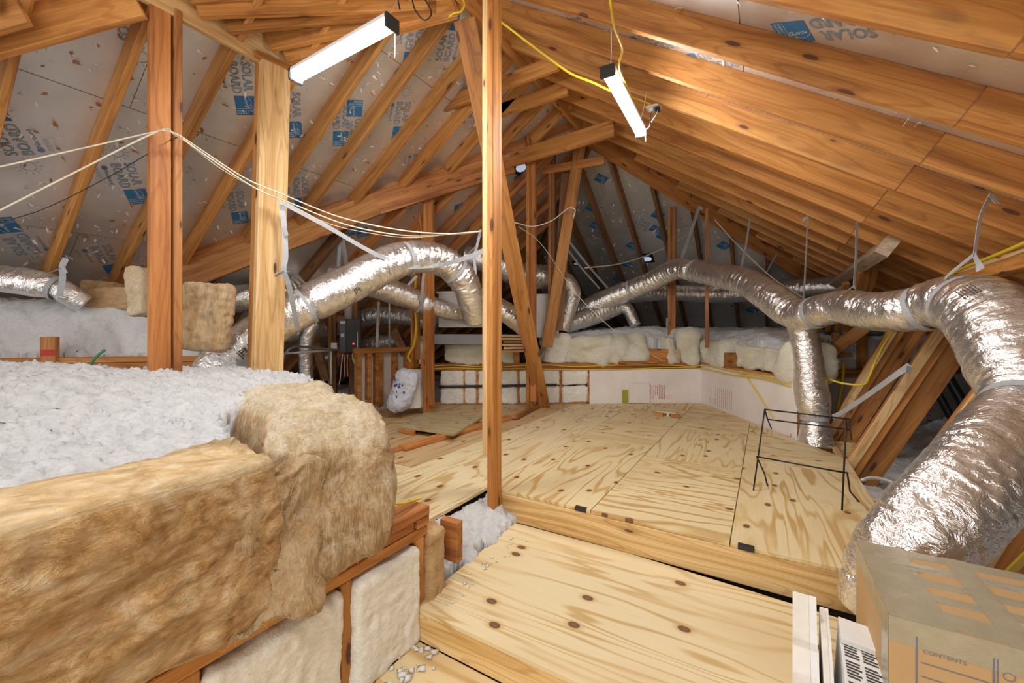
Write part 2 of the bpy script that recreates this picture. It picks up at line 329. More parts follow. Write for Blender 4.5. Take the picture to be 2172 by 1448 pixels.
def ringband(name, c, axis, r, w, parent=None, mat='strap', a0=0, a1=2*math.pi, squash=1.0, th=.004):
    axis = nrm(axis); u = np.cross(axis, (0, 0, 1)); u = nrm(u) if np.linalg.norm(u) > .05 else np.array([1., 0, 0]); v = np.cross(axis, u)
    A = np.linspace(a0, a1, 33); X = []
    for a in A:
        d = math.cos(a)*u+math.sin(a)*v*squash
        for rr, s in ((r, -w/2), (r, w/2), (r+th, w/2), (r+th, -w/2)): X.append(c+d*rr+axis*s)
    F = gridfaces(33, 4, True); return mesh(name, np.array(X), F, mat, parent)
def heightfield(name, xs, ys, fz, mask, mat, kind='stuff', parent=None, skirt=.25, warp=.02):
    X, Y = np.meshgrid(xs, ys, indexing='ij'); q = np.stack([X.ravel(), Y.ravel(), 0*X.ravel()], 1)
    Z = fz(X, Y); k = mask(X, Y); n, m = X.shape
    wx = warp*fbm(q*26+3, 2).reshape(X.shape); wy = warp*fbm(q*26+40, 2).reshape(X.shape)
    V = np.stack([X+wx, Y+wy, Z], -1).reshape(-1, 3); idx = -np.ones(n*m, int); F = []
    for i in range(n-1):
        for j in range(m-1):
            if k[i, j] and k[i+1, j] and k[i, j+1] and k[i+1, j+1]: F.append((i*m+j, (i+1)*m+j, (i+1)*m+j+1, i*m+j+1))
    use = np.unique(np.array(F).ravel()); idx[use] = np.arange(len(use)); V = V[use]; F = idx[np.array(F)]
    if skirt:
        from collections import Counter
        E = Counter(); D = {}
        for f in F:
            for a, b in zip(f, np.roll(f, -1)): key = (min(a, b), max(a, b)); E[key] += 1; D[key] = (a, b)
        low = {}; VL = list(V); FL = [tuple(f) for f in F]
        for key, c in E.items():
            if c == 1:
                a, b = D[key]
                for w in (a, b):
                    if w not in low: low[w] = len(VL); VL.append(V[w]-np.array([0, 0, skirt]))
                FL.append((b, a, low[a], low[b]))
        V = np.array(VL); F = FL
    return mesh(name, V, F, mat, parent, smooth=True)
def rbox(name, size, n, mat, M, parent=None, disp=None, r=.03, warp=None):
    """rounded subdivided box, origin at centre of base; disp(P, N) -> offset along N; warp(P) -> P"""
    sx, sy, sz = size; nx, ny, nz = n; key = {}; V = []; F = []
    def vid(i, j, k):
        t = (i, j, k)
        if t not in key: key[t] = len(V); V.append((i/nx-.5, j/ny-.5, k/nz))
        return key[t]
    for i in range(nx):
        for j in range(ny):
            F.append((vid(i, j, 0), vid(i, j+1, 0), vid(i+1, j+1, 0), vid(i+1, j, 0))); F.append((vid(i, j, nz), vid(i+1, j, nz), vid(i+1, j+1, nz), vid(i, j+1, nz)))
    for i in range(nx):
        for k in range(nz):
            F.append((vid(i, 0, k), vid(i+1, 0, k), vid(i+1, 0, k+1), vid(i, 0, k+1))); F.append((vid(i, ny, k), vid(i, ny, k+1), vid(i+1, ny, k+1), vid(i+1, ny, k)))
    for j in range(ny):
        for k in range(nz):
            F.append((vid(0, j, k), vid(0, j, k+1), vid(0, j+1, k+1), vid(0, j+1, k))); F.append((vid(nx, j, k), vid(nx, j+1, k), vid(nx, j+1, k+1), vid(nx, j, k+1)))
    V = np.array(V)*np.array([sx, sy, sz]); c = np.array([0, 0, sz/2]); h = np.array([sx/2, sy/2, sz/2])-r
    inner = np.clip(V-c, -h, h); d = V-c-inner; ln = np.linalg.norm(d, axis=1)[:, None]; N = d/np.maximum(ln, 1e-6)
    P = c+inner+N*r
    if disp is not None: P = P+N*disp(P, N)[:, None]
    tp = np.clip(N[:, 2]+.35*fbm(P*9+3, 3), 0, 1)
    if warp is not None: P = warp(P)
    o = mesh(name, P, F, mat, parent, M=M, smooth=True); o.data.attributes.new('top', 'FLOAT', 'POINT').data.foreach_set('value', tp); return o
def fibre(P, N, a1=.03, a2=.012, sc=(6, 6, 6), seed=0.):
    q = P*np.array(sc)+seed; return a1*fbm(q*.55, 3)+a2*ridge(q*2.2+5, 3)
# flat lettering -----------------------------------------------------------
TXT = {}
def text_geo(body, size, outline=0.0):
    k = (body, size, outline)
    if k in TXT: return TXT[k]
    cu = bpy.data.curves.new('lettering', 'FONT'); cu.body = body; cu.size = size; cu.align_x = 'LEFT'; cu.resolution_u = 2
    if outline: cu.fill_mode = 'NONE'; cu.bevel_depth = outline; cu.bevel_resolution = 0
    o = bpy.data.objects.new('lettering', cu); COL.objects.link(o); dg = bpy.context.evaluated_depsgraph_get(); me = bpy.data.meshes.new_from_object(o.evaluated_get(dg))
    V = np.array([v.co[:] for v in me.vertices]).reshape(-1, 3); F = [tuple(p.vertices) for p in me.polygons]
    if outline and len(V): V[:, 2] *= .15
    bpy.data.objects.remove(o); bpy.data.curves.remove(cu); bpy.data.meshes.remove(me); TXT[k] = (V, F); return TXT[k]
class Art:
    """collects flat print: lettering and shapes, in one mesh with several inks"""
    def __init__(s): s.V = []; s.F = []; s.m = []; s.mats = []
    def add(s, V, F, mat):
        b = len(s.V); s.V += [tuple(v) for v in V]
        if mat not in s.mats: s.mats.append(mat)
        for f in F: s.F.append(tuple(i+b for i in f)); s.m.append(s.mats.index(mat))
    def text(s, body, size, x, y, mat, rot=0., outline=0., z=0., sx=1.):
        V, F = text_geo(body, size, outline)
        if not len(V): return
        c, n = math.cos(rot), math.sin(rot); X = V[:, 0]*sx; s.add(np.stack([x+X*c-V[:, 1]*n, y+X*n+V[:, 1]*c, V[:, 2]+z], 1), F, mat)
    def rect(s, x0, y0, x1, y1, mat, z=0.): s.add([(x0, y0, z), (x1, y0, z), (x1, y1, z), (x0, y1, z)], [(0, 1, 2, 3)], mat)
    def ring(s, x, y, r, w, mat, z=0., a0=0, a1=2*math.pi, n=28, ry=None):
        A = np.linspace(a0, a1, n+1); ry = ry or r; V = []
        for a in A: V += [(x+(r-w)*math.cos(a), y+(ry-w)*math.sin(a), z), (x+r*math.cos(a), y+ry*math.sin(a), z)]
        s.add(V, [(2*k, 2*k+1, 2*k+3, 2*k+2) for k in range(n)], mat)
    def line(s, x0, y0, x1, y1, w, mat, z=0.):
        d = nrm((x1-x0, y1-y0)); n = np.array([-d[1], d[0]])*w/2; s.add([(x0-n[0], y0-n[1], z), (x1-n[0], y1-n[1], z), (x1+n[0], y1+n[1], z), (x0+n[0], y0+n[1], z)], [(0, 1, 2, 3)], mat)
    def me(s, name):
        me = bpy.data.meshes.new(name); me.from_pydata(s.V, [], s.F)
        for m in s.mats: me.materials.append(MAT[m])
        me.polygons.foreach_set('material_index', np.asarray(s.m, np.int32)); me.update(); return me

# ================================================================== STRUCTURE
def clip(poly, a, b, c):
    """keep a*u+b*v<=c"""
    out = []
    for i in range(len(poly)):
        p, q = poly[i], poly[(i+1) % len(poly)]; dp = a*p[0]+b*p[1]-c; dq = a*q[0]+b*q[1]-c
        if dp <= 0: out.append(p)
        if dp*dq < 0: t = dp/(dp-dq); out.append((p[0]+(q[0]-p[0])*t, p[1]+(q[1]-p[1])*t))
    return out
def halves(poly):
    A = sum(poly[i][0]*poly[(i+1) % len(poly)][1]-poly[(i+1) % len(poly)][0]*poly[i][1] for i in range(len(poly)))
    P = poly if A > 0 else poly[::-1]; H = []
    for i in range(len(P)):
        (x0, y0), (x1, y1) = P[i], P[(i+1) % len(P)]; a, b = y1-y0, -(x1-x0); H.append((a, b, a*x0+b*y0))
    return H
def prism(name, poly, h0, h1, M, mat, parent=None, ch=0):
    n = len(poly); V = [(x, y, h0) for x, y in poly]+[(x, y, h1) for x, y in poly]
    F = [tuple(range(n))[::-1], tuple(range(n, 2*n))]+[(i, (i+1) % n, n+(i+1) % n, n+i) for i in range(n)]
    A = sum(poly[i][0]*poly[(i+1) % n][1]-poly[(i+1) % n][0]*poly[i][1] for i in range(n))
    if (A > 0) != (h1 > h0): F = [f[::-1] for f in F]
    me = bpy.data.meshes.new(name); me.from_pydata(V, [], F); me.materials.append(MAT[mat])
    if ch: chamfer(me, ch)
    return put(bpy.data.objects.new(name, me), M, parent)
class Plane:
    def __init__(s, o, U, V, N): s.o = np.array(o, float); s.U = np.array(U, float); s.V = np.array(V, float); s.N = np.array(N, float); s.M = M4(s.o, s.U, s.V, s.N)
    def pt(s, u, v, h=0.): return s.o+s.U*u+s.V*v+s.N*h
    def px(s, x, y, h=0.):
        n = s.N; p = onp(x, y, n, n@(s.o+n*h)); d = p-s.o; return d@s.U, d@s.V
FO = .14/CS
ZF0 = ZRB+FO
PL = Plane((-RP, 0, ZF0), (0, 1, 0), (-CS, 0, -SN), (SN, 0, -CS))
PR = Plane((-RP, 0, ZF0), (0, 1, 0), (CS, 0, -SN), (-SN, 0, -CS))
Y0 = 4.5
PF = Plane((0, Y0, ZF0), (1, 0, 0), (0, CS, -SN), (0, -SN, -CS))
DL = .15
PB = Plane((-RP, 0, ZF0-DL), (0, 1, 0), (-CS, 0, -SN), (SN, 0, -CS))
VAL = lambda v: 4.68-.907*v
polyL = [(-1.6, 0), (4.68, 0), (VAL(6.8), 6.8), (-1.6, 6.8)]
polyR = [(-1.6, 0), (Y0, 0), (Y0+CS*7, 7), (-1.6, 7)]
hb = DL/PITCH
polyF = [(-RP+hb/2, -.0), (-RP+CS*7, 7), (-RP+hb-CS*7, 7)]
polyB = [(4.6, .05), (Y0+hb, .0), (Y0+hb+CS*7, 7), (VAL(7)-.03, 7)]
STAMPS = {}
def stamp_mesh(kind):
    if kind in STAMPS: return STAMPS[kind]
    a = Art(); o = .0015; z = .0015
    if kind != 'badge':
        a.text('SOLAR', .078, 0, .0, 'ink_blue', outline=o, z=z, sx=.86); a.text('BOARD', .078, 0, -.074, 'ink_blue', outline=o, z=z, sx=.86)
        a.text('Norbord', .036, .055, -.125, 'ink_blue', z=z); a.ring(.035, -.112, .017, .0165, 'ink_blue', z=z, n=14)
        for k in range(3): a.line(.02, -.15-.008*k, .12, -.15-.008*k, .0016, 'ink_blue', z=z)
        a.ring(-.085, -.01, .036, .0022, 'ink_blue', z=z)
        for k in range(12): c, s = math.cos(k*math.pi/6), math.sin(k*math.pi/6); a.line(-.085+.047*c, -.01+.047*s, -.085+.064*c, -.01+.064*s, .0026, 'ink_blue', z=z)
    x = .245 if kind != 'badge' else -.07
    a.rect(x, -.072, x+.15, .055, 'stamp_blue', z=z*.6); a.line(x+.098, -.068, x+.098, .051, .002, 'stamp_white', z=z)
    a.text('energy', .032, x+.012, -.014, 'stamp_white', rot=.12, z=z); a.ring(x+.05, -.03, .06, .0018, 'stamp_white', z=z, a0=.5, a1=2.7, n=16)
    for k in range(5):
        p = [(x+.078+.019*math.cos(j*math.pi/5+1.57)*(1 if j % 2 == 0 else .42), .018+.019*math.sin(j*math.pi/5+1.57)*(1 if j % 2 == 0 else .42)) for j in range(2*k, 2*k+3)]
        a.line(*p[0], *p[1], .0018, 'stamp_white', z=z); a.line(*p[1], *p[2], .0018, 'stamp_white', z=z)
    a.text('ENERGY STAR', .0185, x+.121, -.066, 'stamp_white', rot=math.pi/2, z=z, sx=.9); a.text('PARTNER', .0185, x+.141, -.066, 'stamp_white', rot=math.pi/2, z=z, sx=.9)
    STAMPS[kind] = a.me('board_print'); return STAMPS[kind]
def roof(name, label, P, poly, seams, ujoint, foilmat='roof_foil'):
    deck = prism(name, poly, -.045, -.012, P.M, 'plywood_old'); tag(deck, label, kind='structure')
    us = sorted(ujoint); H = halves(poly); panels = []
    for i in range(len(seams)-1):
        off = (i % 2)*1.22
        ee = [-20]+[u+off for u in us]+[30]
        for j in range(len(ee)-1):
            q = [(ee[j]+.002, seams[i]+.003), (ee[j+1]-.002, seams[i]+.003), (ee[j+1]-.002, seams[i+1]-.003), (ee[j]+.002, seams[i+1]-.003)]
            for h in H: q = clip(q, *h) if len(q) > 2 else q
            if len(q) > 2: panels.append((prism('roof_panel', q, -.012, 0., P.M, foilmat, deck), q))
    return deck, panels
def inside(q, u, v): return all(a*u+b*v <= c for a, b, c in halves(q))
def stamp(P, panels, u, v, ang, kind='full', s=1.0):
    for o, q in panels:
        if inside(q, u, v):
            d = P.U*math.cos(ang)+P.V*math.sin(ang); Y = np.cross(P.N, d); b = bpy.data.objects.new('board_print', stamp_mesh(kind))
            put(b, M4(P.pt(u, v, .0006), d*s, Y*s, P.N), o); return
def flaps(name, P, deck, poly, n, box_, size, mat='flap_foil', rows=.12):
    V = []; F = []; fm = []; H = halves(poly); u0, u1, v0, v1 = box_; k = 0
    while k < n:
        u, v = random.uniform(u0, u1), random.uniform(v0, v1); v = round(v/rows)*rows+random.gauss(0, rows*.16)
        k += 1
        if not all(a*u+b*w <= c-.02 for a, b, c in H for w in (v,)): continue
        s = random.uniform(*size); a = random.uniform(0, 6.28); h = random.uniform(.2, .8)*s; w = s*random.uniform(.25, .6); b = len(V)
        ca, sa = math.cos(a), math.sin(a); L = [(0, -w/2, .001), (s*.55, -w*.45, h*.5), (s, random.uniform(-w, w)*.5, h), (s*.4, w*.5, h*.35), (-s*.2, w*.3, .0015)]
        V += [P.pt(u+x*ca-y*sa, v+x*sa+y*ca, z) for x, y, z in L]; F.append(tuple(range(b, b+5))); fm.append(0 if random.random() < .8 else 1)
        if random.random() < .35:
            b = len(V); r = .0016
            for z in (0, random.uniform(.015, .035)):
                for c in range(4): V.append(P.pt(u+r*math.cos(c*1.57)+z*.2, v+r*math.sin(c*1.57), z))
            F += [(b+c, b+(c+1) % 4, b+4+(c+1) % 4, b+4+c) for c in range(4)]; fm += [2]*4
    tag(mesh(name, np.array(V), F, mat, deck, mats=[mat, 'pine', 'nail'], fm=fm), kind='stuff')

vs = PL.px(130, 178)[1]
seamsL = [vs+1.22*k for k in range(-3, 5)]; seamsL = [s for s in seamsL if -.9 < s < 6]
deckL, panL = roof('ceiling', 'silver foil-faced roof deck with rafters on the left of the ridge', PL, [(u, v) for u, v in polyL], [-.0]+[s for s in seamsL if s > .05 and s < 6.0]+[6.8], [-.2, 2.24, 4.68])
deckR, panR = roof('ceiling', 'tan foil roof deck behind the long orange rafters on the right', PR, polyR, [0., .85, 2.07, 3.29, 4.51, 7], [.5, 2.94, 5.38, 7.82])
deckF, panF = roof('ceiling', 'dim grey far hip of the roof speckled with bright nail flecks', PF, polyF, [0, .75, 1.97, 3.19, 4.41, 7], [-3.1, -.66, 1.78])
deckB, panB = roof('ceiling', 'dark roof slope seen past the diagonal valley beam', PB, polyB, [0, 1.1, 2.32, 3.54, 4.76, 7], [2.4, 4.84, 7.28])
A45 = math.pi/4
for x, y, sg in [(510, 130, 1), (262, 345, 1), (40, 330, -1), (283, 88, -1), (500, 405, 1), (728, 222, 1), (745, 300, -1), (889, 40, 1), (935, 130, -1), (893, 325, 1), (60, 540, -1), (640, 375, 1), (430, 560, -1), (215, 520, 1), (860, 215, 1), (620, 195, 1), (1000, 250, -1), (310, 560, 1)]:
    u, v = PL.px(x, y); stamp(PL, panL, u, v, 1.06+(0 if sg > 0 else math.pi))
for x, y, sg in [(1855, 58, 1), (1700, 148, -1), (1420, 88, 1), (1260, 62, 1), (1560, 128, 1), (1780, 245, 1), (1390, 130, 1)]:
    u, v = PR.px(x, y); stamp(PR, panR, u, v, -1.08+(math.pi if sg < 0 else 0))
for x, y in [(1275, 378), (1255, 440), (1350, 465), (1262, 478), (1340, 520), (1395, 455), (1405, 500), (1500, 560), (1535, 520), (1590, 600), (1310, 590), (1450, 610), (1330, 560), (1560, 640)]:
    u, v = PF.px(x, y); stamp(PF, panF, u, v, A45, 'badge' if random.random() < .6 else 'full')
for x, y in [(740, 490), (770, 492), (690, 485), (860, 505), (975, 440), (1005, 420), (1100, 380), (950, 530)]:
    u, v = PB.px(x, y); stamp(PB, panB, u, v, A45, 'badge')
flaps('nail_flecks', PL, deckL, polyL, 2600, (-.3, 4.4, .1, 4.6), (.012, .04))
flaps('nail_flecks', PR, deckR, polyR, 700, (1.2, 6, .2, 4.), (.014, .036))
flaps('nail_flecks', PF, deckF, polyF, 1800, (-3.5, 2.2, .3, 5), (.022, .05), 'paper_white', rows=.14)  # white colour paints in the glints of the torn foil
flaps('nail_flecks', PB, deckB, polyB, 1200, (0, 7, .3, 5), (.014, .034), 'paper_white')  # white painted for foil glints, as on the far hip
def rafter(P, deck, u, v0, v1, mat='pine', d=RD, name='rafter', off=0.):
    return board(name, P.pt(u, v0, d/2), P.pt(u, v1, d/2), .038, d, P.N, mat, deck, dy=off)
yL = [-1.1, -.69, -.29, .12, .51, .915, 1.312, 1.69, 2.06, 2.385, 2.75, 3.1, 3.45, 3.8, 4.15]
for k, u in enumerate(yL):
    rafter(PL, deckL, u, .02, min(6.1, (4.68-u)/.907-.02), 'pine_raf' if u < 3 else 'pine')
yR = [-1.2, -.78, -.36, .06, .48, .90, 1.31, 1.706, 2.155, 2.56, 2.98]+[2.98+.41*k for k in range(1, 16)]
for k, u in enumerate(yR):
    v0 = max(.02, (u-Y0)/CS+.03); vj = 2.98+random.uniform(-.02, .02)
    m = ['pine', 'pine_raf', 'pine'][k % 3]
    if v0 < vj-.1: rafter(PR, deckR, u, v0, vj, m)
    rafter(PR, deckR, u, max(v0, vj+.002), 5.9, 'pine', off=random.uniform(-.004, .004))
for u in [-4.9+.41*k for k in range(19)]:
    v0 = max(.05, (u+RP)/CS+.05, (-u-RP+hb)/CS+.05)
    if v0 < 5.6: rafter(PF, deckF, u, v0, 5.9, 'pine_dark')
for u in [.3+.41*k for k in range(22)]:
    v0 = max((4.68-u)/.907+.12, (u-Y0-hb)/CS+.05, .3)
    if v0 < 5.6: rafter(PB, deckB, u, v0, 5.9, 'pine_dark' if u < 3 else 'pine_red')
# ridge board, hips, valley
board('ridge_board', (-RP, -1.5, ZRB+.03), (-RP, Y0+.05, ZRB+.03), .038, .19, (0, 0, 1), 'pine', deckR)
h0 = PR.pt(Y0, 0, .12); h1 = PR.pt(Y0+CS*5.4, 5.4, .12); board('hip_rafter', h0+np.array([0, 0, -.05]), h1+np.array([0, 0, -.05]), .038, .27, (0, 0, 1), 'pine_red', deckR)
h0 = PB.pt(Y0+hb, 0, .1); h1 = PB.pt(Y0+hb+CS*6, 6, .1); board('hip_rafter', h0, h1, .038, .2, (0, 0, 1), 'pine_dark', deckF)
fa, fb_ = PL.pt(VAL(.05)+.012, .05), PL.pt(VAL(6.1)+.012, 6.1); board('valley_fascia', fa+[0, 0, -.09], fb_+[0, 0, -.09], .012, .24, (0, 0, 1), 'pine_red', deckL)
va = onL(372, 583); vb = onL(1085, 335)
VB = board('valley_beam', va+np.array([0, 0, -.06]), onL(800, 420)+np.array([0, 0, -.06]), .045, .22, (0, 0, 1), 'pine', deckL)
board('valley_beam', onL(798, 421)+np.array([0, 0, -.055]), vb+np.array([0, 0, -.055]), .045, .225, (0, 0, 1), 'pine_red', deckL)
# light purlin on the posts, fan of boards running up to the ridge joint
ZPU = 3.03
board('purlin', (-2.745, .62, ZPU), (-2.745, 1.66, ZPU), .038, .27, (0, 0, 1), 'pine_light', deckL)
NODE = np.array(onx(972, 18, -RP))
for (lx, ly), (rx, ry), m, dp in [((392, -22), (985, -40), 'pine_raf', .16), ((412, 4), (975, -5), 'pine_raf', .17), ((476, 45), (970, 8), 'pine', .14), ((566, 80), (965, 5), 'pine_raf', .17), ((600, 108), (962, 12), 'pine_raf', .17)]:
    a = onx(lx, ly, -2.715); b = onx(rx, ry, -1.86); board('jack_rafter', a, b, .038, dp, (0, 0, 1), m, deckL)
a = onL(290, -2, -.03); b = onL(-160, 118, -.03); board('valley_rafter', a, b, .04, .19, (0, 0, 1), 'pine_raf', deckL)
a = onL(60, 30, -.08); b = onL(-160, 92, -.08); board('rafter_splice', a+np.array([.02, -.02, 0]), b+np.array([.02, -.02, 0]), .038, .14, (0, 0, 1), 'pine', deckL)
M = M4(onL(14, 18, -.06)+np.array([.03, -.04, 0]), nrm((-1, -1, 0)), (0, 0, 1), nrm((1, -1, 0))); box('splice_plate', (-.02, -.06, 0), (.02, .05, .003), 'steel_plate', deckL, 0, M)
# collar ties along x
def tie(p0, p1, y, d=.12, m='pine', nm='collar_tie', t=.038):
    a = ony(*p0, y); b = ony(*p1, y); return board(nm, a, b, t, d, (0, 0, 1), m, deckR)
tie((935, 226), (1185, 132), 3.0); tie((985, 262), (1205, 186), 3.45, .13); tie((1062, 345), (1303, 272), 4.0, .17); tie((1152, 362), (1283, 340), 4.45, .09, 'pine_red')
# purlins and the struts of the right slope
pa = onR(1895, 512); board('purlin', (pa[0]-.02, 3.95, pa[2]-.02), (pa[0]-.02, 8.2, pa[2]-.02), .09, .14, PR.N, 'pine_grey', deckR)
board('purlin', (1.10, 1.6, 1.545), (1.10, 4.25, 1.545), .038, .14, PR.N, 'pine_light', deckR)
board('purlin', (1.06, 1.2, 1.52), (1.06, 3.9, 1.52), .038, .10, PR.N, 'pine', deckR)

# ------------------------------------------------------------------ floor
FLOOR = box('floor', (-8, -1.6, -.12), (4.2, 11, -.06), 'gypsum', ch=0); tag(FLOOR, 'stepped attic floor of pale knotty plywood sheets', kind='structure')
WA0 = np.array([-3.45, 3.87]); WA1 = np.array([-.68, 5.74]); WB1 = np.array([.22, 4.22])
def sheet(poly, z, mat, th=.018, name='plywood_panel', ang=0.):
    c = np.mean(poly, 0); ca, sa = math.cos(ang), math.sin(ang)
    loc = [((x-c[0])*ca+(y-c[1])*sa, -(x-c[0])*sa+(y-c[1])*ca) for x, y in poly]
    M = M4((c[0], c[1], z), (ca, sa, 0), (-sa, ca, 0), (0, 0, 1)); return prism(name, loc, -th, 0., M, mat, FLOOR, .0012)
def pan(x0, x1, y0, y1, z, mat, ang=math.pi/2, clipw=True, g=.0018):
    q = [(x0+g, y0+g), (x1-g, y0+g), (x1-g, y1-g), (x0+g, y1-g)]
    if clipw:
        for A, B in ((WA0, WA1), (WA1, WB1)):
            d = nrm(B-A); n = np.array([-d[1], d[0]]); q = clip(q, n[0], n[1], n@A-.03)
    if len(q) > 2: return sheet(q, z, mat, ang=ang)
yA1 = onz(1290, 936, PLAT)[1]; yA2 = onz(1350, 896, PLAT)[1]; yC = onz(1582, 976, PLAT)[1]; yB = onz(1330, 940, PLAT)[1]
XA, XB, XCc, XR = -1.36, -.745, -.128, .49; FY = 1.985
pan(XA, XB, FY, yA1, PLAT, 'plywood'); pan(XA+.0, XB, yA1, yA2, PLAT, 'plywood', ang=0); pan(XA, XB, yA2, 8, PLAT, 'plywood')
pan(XB, XCc, FY, yB-.25, PLAT, 'plywood', ang=0); pan(XB, XCc, yB-.25, yB+.75, PLAT, 'plywood', ang=math.pi/2); pan(XB, XCc, yB+.75, 8, PLAT, 'plywood', ang=0)
pan(XCc, XR, FY, yC, PLAT, 'plywood'); pan(XCc, XR, yC, yC+.02+.86, PLAT, 'plywood', ang=0); pan(XCc, .2, yC+.88, 8, PLAT, 'plywood')
pan(-1.98, XA, 1.16, 3.4, PLAT, 'plywood_pale'); pan(-1.98, XA, 3.4, 8, PLAT, 'plywood_pale'); pan(-2.6, -1.98, 1.3, 2.0, PLAT, 'plywood_pale', ang=0)
pan(-2.55, -1.98, 2.0, 8, PLAT, 'plywood_old'); pan(-3.15, -2.55, 1.9, 8, PLAT, 'plywood_old'); pan(-3.75, -3.15, 1.9, 8, PLAT, 'plywood_old')
board('riser_board', (-1.285, FY+.012, .21), (.62, FY+.012, .21), .03, .143, (0, 0, 1), 'pine_new', FLOOR)
board('floor_joist', (.47, 2.3, .20), (.47, 4.2, .20), .038, .16, (0, 0, 1), 'pine_new', FLOOR)
board('floor_joist', (.35, 2.96, .21), (.78, 2.96, .21), .038, .14, (0, 0, 1), 'pine_new', FLOOR); board('floor_joist', (.30, 4.28, .24), (.62, 4.28, .24), .038, .12, (0, 0, 1), 'pine_new', FLOOR)
board('floor_joist', (-1.55, 1.2, .21), (-1.55, 2.0, .21), .038, .14, (0, 0, 1), 'pine', FLOOR)
for px, py in ((1230, 1078), (1582, 1164)):
    p = onz(px, py, PLAT); box('edge_clip', (p[0]-.03, FY-.006, PLAT-.016), (p[0]+.03, FY+.02, PLAT+.0015), 'plastic_black', FLOOR, 0)
sheet([(-1.145, 1.172), (1.0, 1.172), (1.0, 1.885), (.14, 1.935), (-.55, 1.98), (-1.175, 1.972)], STEP, 'plywood_pale', .018, 'step_panel')
board('riser_board', (-1.14, 1.188, .071), (1.0, 1.188, .071), .03, .104, (0, 0, 1), 'pine_new', FLOOR)
sheet([(-1.12, -1.5), (1.3, -1.5), (1.3, 1.17), (-1.12, 1.17)], LOW, 'plywood', .018)
# shadow gap below the step: joists
board('floor_joist', (-1.2, 1.6, .05), (.9, 1.6, .05), .038, .14, (0, 0, 1), 'pine_new', FLOOR)

# ------------------------------------------------------------------ ledge wall on the left
WL = empty('wall_left', (-1.18, .3, 0), 'low stud wall packed with white batts under brown insulation', kind='structure'); XW = -1.14
for z0, x in ((.392, XW-.045), (.431, XW-.048)):
    board('top_plate', (x, -1.4, z0+.019), (x, 1.24 if z0 < .4 else 1.17, z0+.019), .09, .037, (0, 0, 1), 'pine' if z0 < .4 else 'pine_red', WL)
board('top_plate', (XW-.048, 1.05, .487), (XW-.048, 1.245, .487), .11, .036, (0, 0, 1), 'pine_red', WL); board('top_plate', (XW-.03, 1.18, .45), (XW-.03, 1.245, .45), .07, .036, (0, 0, 1), 'pine_red', WL)
board('bottom_plate', (XW-.045, -1.4, .035), (XW-.045, 1.24, .035), .09, .036, (0, 0, 1), 'pine', WL)
SY = [-.8, -.39, .03, .444, .866, 1.20]
for y in SY: board('stud', (XW-.045, y, .02), (XW-.045, y, .392), .04, .09, (1, 0, 0), 'pine', WL)
for k in range(len(SY)-1):
    y0, y1 = SY[k]+.024, SY[k+1]-.024; w = y1-y0
    rbox('wall_batt', (.12, w, .36), (6, 44, 40), 'batt_white', Matrix.Translation((XW-.05+.012, (y0+y1)/2, .015)), WL, lambda P, N, k=k: fibre(P, N, .018, .007, (9, 9, 9), 5+k*7.7), r=.022)
rbox('wall_batt', (.10, .10, .36), (6, 16, 40), 'batt_brown', Matrix.Translation((XW-.03, 1.285, .03)), WL, lambda P, N: fibre(P, N, .02, .012, (16, 16, 5), 3), r=.02)
board('blocking', (XW-.06, 1.40, .30), (XW+.035, 1.40, .30), .04, .17, (0, 0, 1), 'pine_red', WL)

# ------------------------------------------------------------------ angled knee walls at the back
def wallframe(A, B):
    d = nrm(np.r_[B-A, 0]); n = np.array([d[1], -d[0], 0]); return M4((A[0], A[1], 0), d, -n, (0, 0, 1)), d, n     # local x along, y away from the viewer, z up
ZT = .80
WBk = empty('wall_back', (*((WA0+WA1)/2), PLAT-.3), 'low back knee wall with white batts and pinkish foam board', kind='structure')
MA, dA, nA = wallframe(WA0, WA1); LA = np.linalg.norm(WA1-WA0)
def wpx(A, n, px, py): p = onp(px, py, n, n@np.r_[A, 0]); return p
def along(A, d, n, px, py): p = wpx(A, n, px, py); return (p-np.r_[A, 0])@d, p[2]
sA = lambda px, py=820: along(WA0, dA, nA, px, py)[0]
def wbox(nm, x0, x1, y0, y1, z0, z1, mat, M, par, ch=.003): return box(nm, (x0, y0, z0), (x1, y1, z1), mat, par, ch, M)
wbox('top_plate', 0, LA, -.0, .09, ZT-.045, ZT, 'pine', MA, WBk); wbox('top_plate', .0, sA(1475), .0, .09, ZT-.085, ZT-.047, 'pine_red', MA, WBk); wbox('bottom_plate', 0, LA, .0, .09, .0, PLAT+.03, 'pine', MA, WBk)
stA = [sA(x) for x in (905, 985, 1012, 1100, 1152, 1190, 1250, 1340, 1400, 1470)]
for s in stA: wbox('stud', s-.02, s+.02, .005, .09, PLAT, ZT-.085, 'pine', MA, WBk)
def mx(M, x, y, z): return M @ Matrix.Translation((x, y, z))
zz = PLAT; edges = [sA(932)]+[sA(x) for x in (985, 1012, 1062, 1100, 1152, 1190, 1248)]
for k in range(len(edges)-1):
    x0, x1 = edges[k]+.012, edges[k+1]-.012
    for z0, h in ((PLAT, .21), (PLAT+.225, .19)):
        rbox('wall_batt', (x1-x0, .14, h), (max(6, int((x1-x0)*70)), 6, 16), 'batt_white', mx(MA, (x0+x1)/2, .055, z0), WBk, lambda P, N, k=k: fibre(P, N, .022, .01, (9, 9, 9), k*3.1), r=.03)
tube('drain_pipe', [np.array(MA @ Vector((s, -.035, .52+.012*s))) for s in (sA(932), sA(1010), sA(1100), sA(1180))], .014, 'cable_black', WBk)
fb = wbox('foam_board', sA(1250), LA, -.02, -.002, PLAT-.02, ZT-.075, 'foam_pink', MA, WBk, .001)
wbox('foam_board', sA(1332), sA(1375), -.05, -.021, PLAT+.005, PLAT+.255, 'foam_pink', MA, WBk, .001)
